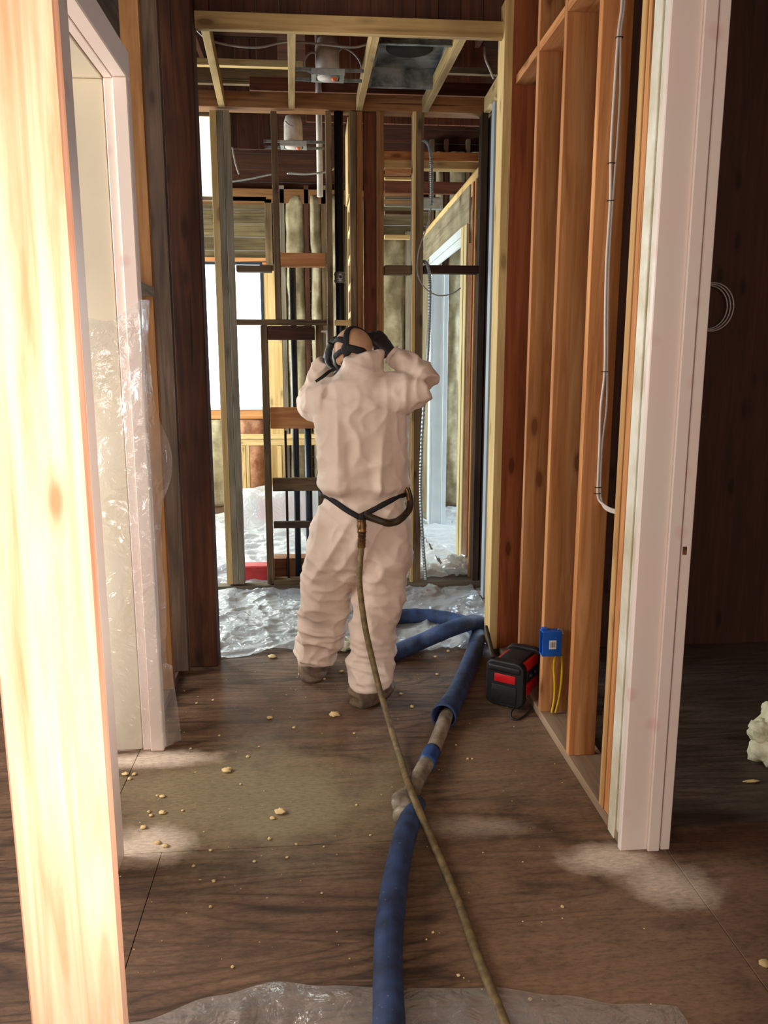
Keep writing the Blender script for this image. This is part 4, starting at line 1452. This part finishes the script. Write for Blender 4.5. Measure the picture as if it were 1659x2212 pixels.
# ================================================================== ELECTRICAL
jb = empty('junction_box', (1.04, 3.28, 0.33), 'blue plastic outlet box with barcode sticker nailed to a right wall stud', 'outlet box')
a, b = PY(1172, 1390, 3.255), PY(1213, 1390, 3.255)
z1, z0 = PY(1190, 1366, 3.255).z, PY(1190, 1418, 3.255).z
XJ0, XJ1 = a.x, b.x
T = 0.004
box('side_wall', XJ0, XJ1, 3.255, 3.255 + T, z0, z1, 'box_blue', jb, bev=0.001)
box('side_wall', XJ0, XJ1, 3.305 - T, 3.305, z0, z1, 'box_blue', jb, bev=0.001)
box('top_wall', XJ0, XJ1, 3.255 + T, 3.305 - T, z1 - T, z1, 'box_blue', jb, bev=0.001)
box('bottom_wall', XJ0, XJ1, 3.255 + T, 3.305 - T, z0, z0 + T, 'box_blue', jb, bev=0.001)
box('back_wall', XJ1 - T, XJ1, 3.255 + T, 3.305 - T, z0 + T, z1 - T, 'box_blue', jb, bev=0.001)
box('nail_bracket', XJ0 + 0.005, XJ0 + 0.03, 3.285, 3.308, z1, z1 + 0.008, 'box_blue', jb, bev=0.001)
zc = (z0 + z1) / 2
st = box('sticker', XJ0 + 0.030, XJ0 + 0.062, 3.2540, 3.2550, zc - 0.022, zc + 0.018, 'sticker', jb, bev=0)
box('barcode', XJ0 + 0.035, XJ0 + 0.056, 3.2535, 3.2540, zc - 0.014, zc + 0.010, 'barcode', st, bev=0)
for i, dx in enumerate((-0.004, 0.016)):
    t_ = tube('yellow_cable', [PY(1202 + dx * 700, 1416, 3.29), PY(1200 + dx * 900, 1440, 3.30), PY(1201 + dx * 700, 1475, 3.30), PY(1199 + dx * 500, 1510, 3.295), PY(1193 + dx * 400, 1540, 3.28)], 0.0055, 'cable_yellow', None, 8, 6)
    tag(t_, 'yellow cable hanging from the blue outlet box to the sole plate, ' + ('left' if i == 0 else 'right') + ' one of two', 'cable', 'yellow cables under the outlet box')
t_ = tube('white_cable', [PY(1203, 1364, 3.28), PY(1208, 1359, 3.30), PY(1214, 1362, 3.302), PY(1216, 1370, 3.303)], 0.004, 'cable_white', None, 8, 5)
tag(t_, 'short white cable looping out of the top of the blue outlet box', 'cable')

cpx = [(1350, -60), (1345, 20), (1338, 75), (1333, 200), (1326, 320), (1321, 430), (1313, 560), (1310, 680), (1309, 800), (1304, 880), (1298, 960), (1294, 1050), (1296, 1078), (1306, 1094), (1322, 1103), (1345, 1108)]
for k in range(2):
    pts = []
    for i, (a_, b_) in enumerate(cpx):
        sep = (2.6 + (3.5 if b_ in (320, 880, 200) else 0)) * (k - 0.5) * 2
        yy = 2.894 if i < 13 else 2.894 - 0.10 * (i - 12)
        q = PY(a_ + sep * (1 if i < 13 else 0.3), b_ + (sep if i >= 13 else 0), 2.894)
        if i >= 13:
            t = (i - 12) / 3
            q = PY(a_, b_ + sep, 2.894 - 0.28 * t * t)
        pts.append(q)
    t_ = tube('cable', pts, 0.0052, 'cable_white', None, 8, 6)
    tag(t_, 'white cable stapled down the nearest right stud, ' + ('left' if k == 0 else 'right') + ' strand of the pair', 'cable', 'white cables on the stud')
for n_, (a_, b_) in enumerate(((1339, 80), (1322, 352), (1320, 433), (1307, 803), (1293, 1053), (1291, 1066))):
    q = PY(a_, b_, 2.889)
    s_ = tube('cable_staple', [q + Vector((-0.011, 0.010, 0)), q + Vector((-0.010, -0.003, 0)), q + Vector((0.010, -0.003, 0)), q + Vector((0.011, 0.010, 0))], 0.0016, 'staple', None, 6, 2)
    tag(s_, 'dark staple over the white cables, ' + ('topmost', 'second from the top', 'third from the top', 'fourth from the top', 'fifth, just above the bend', 'lowest, at the bend')[n_], 'staple', 'staples on the white cables')

# coil of wire hanging on the dark wall of the right room
coil = empty('wire_coil', PY(1545, 660, 4.17), 'loose coil of pale wire hanging on the dark wall of the right room', 'wire coil')
for k in range(3):
    r_ = 0.105 + 0.006 * k
    c_ = PY(1530 + 2 * k, 664, 4.16)
    pts = [c_ + Vector((math.cos(a_ * math.pi / 8) * r_, -0.012 * k, math.sin(a_ * math.pi / 8) * r_ * 1.05)) for a_ in range(17)]
    tube('wire_loop', pts, 0.0035, 'cable_grey', coil, 6, 3)


# recessed light housings
def can_light(px_, py_, z, label, sc=1.0, yaw=0.0):
    c = PZ(px_, py_, z)
    r = empty('recessed_light', c, label, 'light fixture')
    x, y, z = c
    s_ = 0.092 * sc
    for (a0, a1, b0, b1) in ((-s_, s_, -s_, -0.066 * sc), (-s_, s_, 0.066 * sc, s_), (-s_, -0.066 * sc, -0.066 * sc, 0.066 * sc), (0.066 * sc, s_, -0.066 * sc, 0.066 * sc)):
        box('mounting_plate', x + a0, x + a1, y + b0, y + b1, z - 0.002, z + 0.002, 'steel', r, 'x', 0)
    box('plate_lip', x - s_, x + s_, y - s_ - 0.003, y - s_, z - 0.02, z + 0.012, 'steel', r, 'x', 0)
    lathe('housing', [(0.066 * sc, 0.0), (0.064 * sc, 0.02), (0.066 * sc, 0.03), (0.064 * sc, 0.15 * sc), (0.054 * sc, 0.19 * sc), (0.03 * sc, 0.20 * sc)], (x, y, z + 0.003), 'can', r, 24)
    lathe('trim_ring', [(0.058 * sc, -0.012), (0.060 * sc, -0.004), (0.045 * sc, 0.002)], (x, y, z + 0.001), 'can', r, 24)
    lathe('socket', [(0.010, -0.022), (0.016, -0.012), (0.014, 0.0)], (x + 0.035 * sc, y - 0.01, z - 0.002), 'bulb', r, 12)
    for dy in (-0.07, 0.09):
        box('hanger_bar', x - 0.20, x + 0.215, y + dy * sc, y + dy * sc + 0.006, z + 0.004, z + 0.022, 'duct', r, 'x', 0)
    return c


c1 = can_light(708, 166, 3.17, 'recessed light housing with grey can, hung between ceiling joists above the worker', 1.0)
c2 = can_light(634, 316, 3.06, 'recessed light housing in the far room, seen through the back stud wall', 0.98)

# register boot between the joists
ra = [PZ(822, 97, 3.19), PZ(985, 101, 3.19), PZ(938, 192, 3.19), PZ(797, 186, 3.19)]
bx0, bx1 = (ra[0].x + ra[3].x) / 2, (ra[1].x + ra[2].x) / 2
by0, by1 = (ra[0].y + ra[1].y) / 2, (ra[2].y + ra[3].y) / 2
boot = empty('register_boot', ((bx0 + bx1) / 2, (by0 + by1) / 2, 3.19), 'square dusty metal air duct boot between the ceiling joists', 'duct boot')
zt = 3.295
box('side_wall', bx0, bx0 + 0.004, by0, by1, 3.19, zt, 'duct', boot, 'y', 0)
box('side_wall', bx1 - 0.004, bx1, by0, by1, 3.19, zt, 'duct', boot, 'y', 0)
box('side_wall', bx0 + 0.004, bx1 - 0.004, by0, by0 + 0.004, 3.19, zt, 'duct', boot, 'x', 0)
box('side_wall', bx0 + 0.004, bx1 - 0.004, by1 - 0.004, by1, 3.19, zt, 'duct', boot, 'x', 0)
box('top_wall', bx0, bx1, by0, by1, zt, zt + 0.004, 'duct', boot, 'x', 0)
for (xa, xb, ya, yb) in ((bx0 - 0.02, bx0, by0, by1), (bx1, bx1 + 0.02, by0, by1), (bx0 - 0.02, bx1 + 0.02, by1, by1 + 0.02), (bx0 - 0.02, bx1 + 0.02, by0 - 0.02, by0)):
    box('flange', xa, xb, ya, yb, 3.188, 3.192, 'duct', boot, 'x', 0)
lathe('round_collar', [(0.13, -0.004), (0.13, 0.10), (0.128, 0.10), (0.128, 0.004), (0.05, 0.004), (0.0, 0.004)], ((bx0 + bx1) / 2, (by0 + by1) / 2 + 0.0, zt - 0.004), 'duct_hole_shade', boot, 32)  # closed by a black disc that paints the shade of the open hole

# cables through the ceiling
for pts, m, lb in (([(421, 60, 4.6), (450, 85, 4.6), (500, 98, 4.6), (560, 102, 4.6), (622, 90, 4.6), (700, 96, 4.6), (760, 102, 4.6), (792, 96, 4.6)], 'cable_grey', 'grey cable sagging across the ceiling joists near the header'),
                   ([(697, 118, 4.95), (672, 114, 4.95), (658, 130, 4.95), (660, 150, 4.95), (680, 160, 4.95)], 'cable_grey', 'grey whip cable looping left of the ceiling light can'),
                   ([(726, 122, 4.95), (738, 104, 4.95), (760, 112, 4.95), (778, 134, 4.95), (782, 160, 4.95)], 'cable_grey', 'grey whip cable looping right of the ceiling light can'),
                   ([(1046, 100, 4.7), (1048, 125, 4.7), (1058, 150, 4.7), (1066, 170, 4.7)], 'cable_grey', 'grey cable hanging at the right end of the ceiling'),
                   ([(500, 392, 5.9), (540, 386, 5.9), (586, 376, 5.9)], 'steel', 'bright metal clad cable crossing the left bay of the back stud wall'),
                   ([(620, 374, 5.9), (660, 376, 5.9), (700, 372, 5.9), (722, 364, 5.9)], 'steel', 'bright metal clad cable crossing the bay left of the drain pipe'),
                   ([(502, 318, 6.0), (508, 350, 6.0), (516, 376, 6.0)], 'cable_grey', 'short grey cable dangling beside the doubled grey stud'),
                   ([(616, 262, 5.8), (624, 270, 5.8), (634, 274, 5.8)], 'cable_grey', 'thin cable entering the far ceiling light can')):
    t_ = tube('ceiling_cable', [PY(*q) for q in pts], 0.0075 if m != 'cable_grey' else 0.006, m, None, 8, 6)
    tag(t_, lb, 'cable')


def flexi(name, pts, r, label):
    path = catmull([PY(*q) for q in pts], 26)
    v, f = tube_geo(path, lambda t, i: r * (1.0 if i % 2 else 0.80), 10)
    o = mesh(name, v, f, M['steel'], None, False)
    tag(o, label, 'conduit')
    return o


flexi('flexible_conduit', [(912, 302, 5.46), (925, 312, 5.46), (931, 345, 5.46), (932, 400, 5.46), (932, 445, 5.46)], 0.012, 'short armoured flexible conduit hanging from the top plate by the middle stud')
flexi('flexible_conduit', [(914, 565, 5.47), (922, 570, 5.46), (928, 600, 5.44), (928, 680, 5.44), (924, 760, 5.45), (914, 900, 5.46), (909, 1010, 5.46), (909, 1090, 5.46), (914, 1180, 5.47), (920, 1252, 5.47)], 0.0125, 'long armoured flexible conduit running down to the bottom plate')
t_ = tube('loose_wire', [PY(*q) for q in ((931, 450, 5.45), (922, 490, 5.43), (905, 540, 5.42), (902, 590, 5.42), (918, 622, 5.42), (945, 638, 5.42), (975, 635, 5.43), (995, 622, 5.44))], 0.004, 'cable_grey', None, 6, 8)
tag(t_, 'loose dangling wire hanging in a curve below the short conduit', 'wire')
p = PY(920, 436, 6.3)
box('junction_plate', p.x - 0.03, p.x + 0.13, 6.3, 6.35, p.z - 0.05, p.z + 0.03, 'steel', None, 'x', 0.003)
tag(bpy.data.objects['junction_plate'], 'galvanised junction box high on the framing where the short conduit ends', 'junction box')

# ================================================================== PLUMBING
dp = empty('drain_pipe', PY(733, 700, 5.55), 'tall black plastic drain pipe with a steel clamp coupling in the back wall', 'pipe')


def vpipe(name, px_, row, rt, rb, y, r, mat, parent):
    x = PY(px_, row, y).x
    z1_, z0_ = PY(px_, rt, y).z, PY(px_, rb, y).z
    return lathe(name, [(r, 0.0), (r, z1_ - z0_)], (x, y, z0_), mat, parent, 20)


RP = 0.031
vpipe('pipe', 734, 560, 238, 1262, 5.555, RP, 'black_pipe', dp)
zc = PY(736, 600, 5.555).z
xc = PY(734, 560, 5.555).x
cp = lathe('coupling', [(RP + 0.003, -0.036), (RP + 0.006, -0.034), (RP + 0.006, 0.034), (RP + 0.003, 0.036)], (xc, 5.555, zc), 'steel', dp, 20)
for dz in (-0.02, 0.02):
    lathe('band', [(RP + 0.007, -0.006), (RP + 0.009, -0.005), (RP + 0.009, 0.005), (RP + 0.007, 0.006)], (xc, 5.555, zc + dz), 'steel', cp, 20)
lathe('screw', [(0.010, -0.006), (0.010, 0.006)], (xc, 5.555 - RP - 0.012, zc), 'blue_pipe', cp, 10, 'y')
o = vpipe('vent_pipe', 636, 800, 575, 1262, 5.628, 0.022, 'blue_pipe', None)
tag(o, 'dark blue vertical pipe behind the back wall left of the worker', 'pipe')
o = vpipe('waste_pipe', 667, 1050, 905, 1262, 5.565, 0.024, 'blue_pipe', None)
tag(o, 'thick dark pipe close to the worker at left, below the wide orange board', 'pipe')
o = vpipe('supply_pipe', 619, 1050, 930, 1262, 5.56, 0.009, 'rust_pipe', None)
tag(o, 'thin rusty supply pipe standing on the bottom plate in the back wall', 'pipe')
o = vpipe('vent_pipe', 690, 320, 40, 425, 6.2, 0.022, 'can', None)
tag(o, 'grey metal vent pipe beside the far ceiling light', 'pipe')
# stub-out fitting
p = PY(700, 716, 5.52)
tag(tube('pipe_stub', [p + Vector((-0.02, 0, 0)), p + Vector((0.012, 0, 0)), p + Vector((0.02, 0, 0.0)), p + Vector((0.022, 0, -0.10))], 0.008, 'cable_white', None, 8, 4), 'small white plastic pipe stub next to the respirator', 'pipe')

# ================================================================== BOXES IN THE FAR ROOM
a, b = PY(531, 1240, 5.72), PY(580, 1240, 5.72)
rb_ = empty('red_tool_case', (a.x, 5.8, 0.0), 'flat red tool case standing behind the bottom plate at left', 'case')
z1 = PY(555, 1222, 5.72).z
box('shell', a.x - 0.05, b.x + 0.03, 5.70, 5.84, 0.012, z1, 'red_box', rb_, 'x', 0.012, 2)
box('base', a.x - 0.05, b.x + 0.03, 5.70, 5.84, 0.0, 0.012, 'cardboard', rb_, 'x', 0.003, 1)
for k, (pl, pr, m) in enumerate(((592, 620, 'red_box'), (622, 668, 'cardboard'))):
    a, b = PY(pl, 1230, 5.66), PY(pr, 1230, 5.66)
    z1 = PY(640, 1206, 5.66).z
    cb = empty('cardboard_box', ((a.x + b.x) / 2, 5.72, 0.0), ('dark red-brown carton' if k == 0 else 'tan cardboard carton') + ' behind the back wall bottom plate beside the worker', 'box')
    box('body', a.x, b.x - 0.003, 5.66, 5.80, 0.0, z1 - 0.004, 'cardboard' if k else 'board', cb, 'x', 0.004)
    box('flap', a.x, b.x - 0.003, 5.66, 5.728, z1 - 0.003, z1, 'cardboard', cb, 'x', 0)
    box('flap', a.x, b.x - 0.003, 5.732, 5.80, z1 - 0.003, z1, 'cardboard', cb, 'x', 0)
p = PZ(880, 1218, 0.0)
tl = empty('dark_tool', p, 'small black tool lying on the plastic behind the worker', 'tool')
tube('barrel', [p + Vector((-0.07, 0.02, 0.03)), p + Vector((0.0, 0.0, 0.035)), p + Vector((0.07, -0.01, 0.03))], lambda t, i: 0.028 + 0.006 * math.sin(t * 9), 'black_plastic', tl, 12, 4)
tube('grip', [p + Vector((0.02, 0.0, 0.03)), p + Vector((0.03, -0.06, 0.022)), p + Vector((0.035, -0.10, 0.018))], 0.017, 'black_plastic', tl, 10, 4)

# ================================================================== DEBRIS
foam_spots = [(722, 1547, 22, 'pale round foam blob on the floor below the worker, nearest his shoe'), (490, 1667, 22, 'flat oval cream foam scrap alone in the middle of the floor at left'),
              (605, 1757, 24, 'chunky cream foam scrap on the floor, the bigger of a close pair'), (588, 1769, 12, 'small foam scrap just left of the chunky one'),
              (583, 1552, 13, 'small cream foam scrap on the floor left of the round blob'), (588, 1421, 17, 'cream foam lump at the edge of the plastic, left of the worker'),
              (351, 1757, 16, 'squarish cream foam scrap on the floor near the sunlit stud'), (351, 1722, 13, 'upright bit of foam above the squarish scrap by the sunlit stud'),
              (357, 1829, 15, 'angular foam scrap beside the left floor seam'), (341, 1822, 14, 'curled sliver of foam beside the left floor seam'),
              (271, 1674, 14, 'leftmost round foam bit beside the sunlit stud'), (1625, 1690, 48, 'long splinter of pale foam below the foam clump at the right edge'),
              (1652, 2085, 26, 'cream foam scrap on the floor at the lower right edge')]
for k, (a_, b_, w_, lb) in enumerate(foam_spots):
    c = PZ(a_, b_, 0.0)
    dep = (c - CAM).dot(FWD)
    r = w_ / 2 * dep / FOCAL
    o = lump('foam_scrap', c, (r, r * (0.8 if k != 11 else 0.16), r * (0.40 if k != 11 else 0.12)), k * 2.3, 'foam', 0.5)
    tag(o, lb, 'foam scrap', 'larger foam scraps on the floor')
small = [(635, 1573, 8), (290, 1674, 10), (280, 1684, 10), (322, 1755, 8), (327, 1763, 10), (310, 1789, 14), (535, 1636, 9), (890, 1528, 9), (866, 1500, 8), (945, 1458, 8), (940, 1420, 8), (968, 1408, 8), (648, 1458, 9), (700, 1468, 7),
         (738, 1452, 10), (455, 1838, 8), (418, 1872, 8), (462, 1905, 9), (455, 1960, 8), (550, 1862, 8), (620, 1853, 7), (582, 1813, 9), (640, 1825, 7), (700, 1830, 6), (800, 1805, 6), (695, 1930, 6), (502, 2090, 8), (340, 1720, 7), (425, 1520, 6), (460, 1513, 6),
         (1010, 1640, 6), (1020, 1640, 5), (985, 1610, 5), (460, 2160, 6), (990, 2108, 9), (935, 2015, 7), (921, 2030, 5), (1215, 1960, 9), (395, 1752, 7), (1145, 2160, 10), (412, 1618, 6), (474, 1590, 6), (560, 1614, 6), (520, 1695, 6), (765, 1585, 6), (770, 1740, 6)]
proto = None
for k, (a_, b_, w_) in enumerate(small):
    c = PZ(a_, b_, 0.0)
    dep = (c - CAM).dot(FWD)
    r = w_ / 2 * dep / FOCAL
    if proto is None:
        proto = lump('foam_crumb', (0, 0, 0), (0.01, 0.009, 0.005), 4.2, 'foam', 0.5, None, 10, 7)
        o = proto
    else:
        o = proto.copy()
        col.objects.link(o)
    o.matrix_local = Matrix.Translation(c) @ Matrix.Rotation(k * 1.3, 4, 'Z') @ Matrix.Scale(r / 0.010, 4)
    tag(o, 'small cream foam crumb scattered on the plywood floor', 'foam crumb', 'small foam crumbs on the floor')
# crumbs stuck on the hoses and the man's feet area are too fine to count
vs, fs = [], []
for i in range(230):
    x, y = random.uniform(-0.75, 1.0), random.uniform(1.6, 4.2)
    r = random.uniform(0.0012, 0.0035)
    n = len(vs)
    an = random.uniform(0, 3)
    for q in range(4):
        vs.append((x + r * math.cos(an + q * 1.57) * random.uniform(0.7, 1.3), y + r * math.sin(an + q * 1.57), 0.0006))
    vs.append((x, y, r * 0.9))
    fs += [(n + q, n + (q + 1) % 4, n + 4) for q in range(4)]
tag(mesh('foam_dust', vs, fs, M['foam']), 'fine foam dust sprinkled over the plywood floor', 'foam dust', None, 'stuff')

# clump of sprayed foam at the right edge
cl = empty('foam_clump', PZ(1655, 1640, 0.0), 'pale fluffy foam clump on the dark floor at the right edge', 'foam clump')
c0 = PZ(1662, 1650, 0.0)
for k, (dx, dy, dz, r) in enumerate(((0.0, 0.0, 0.0, 0.085), (-0.03, 0.02, 0.09, 0.06), (0.05, 0.03, 0.13, 0.075), (0.10, 0.0, 0.04, 0.09))):
    lump('foam_lobe', c0 + Vector((dx, dy, dz)), (r, r * 0.9, r * 0.75), k * 3.0 + 1, 'foam_white', 0.45, cl, 22, 14, 2.0)
# foam heap under the plastic between the worker's feet
o = lump('foam_heap', PZ(738, 1405, 0.0), (0.07, 0.05, 0.035), 8.0, 'foam_white', 0.6, None, 20, 12, 3)
tag(o, 'heap of yellowish foam crumbs between the worker\'s legs at the plastic edge', 'foam heap')
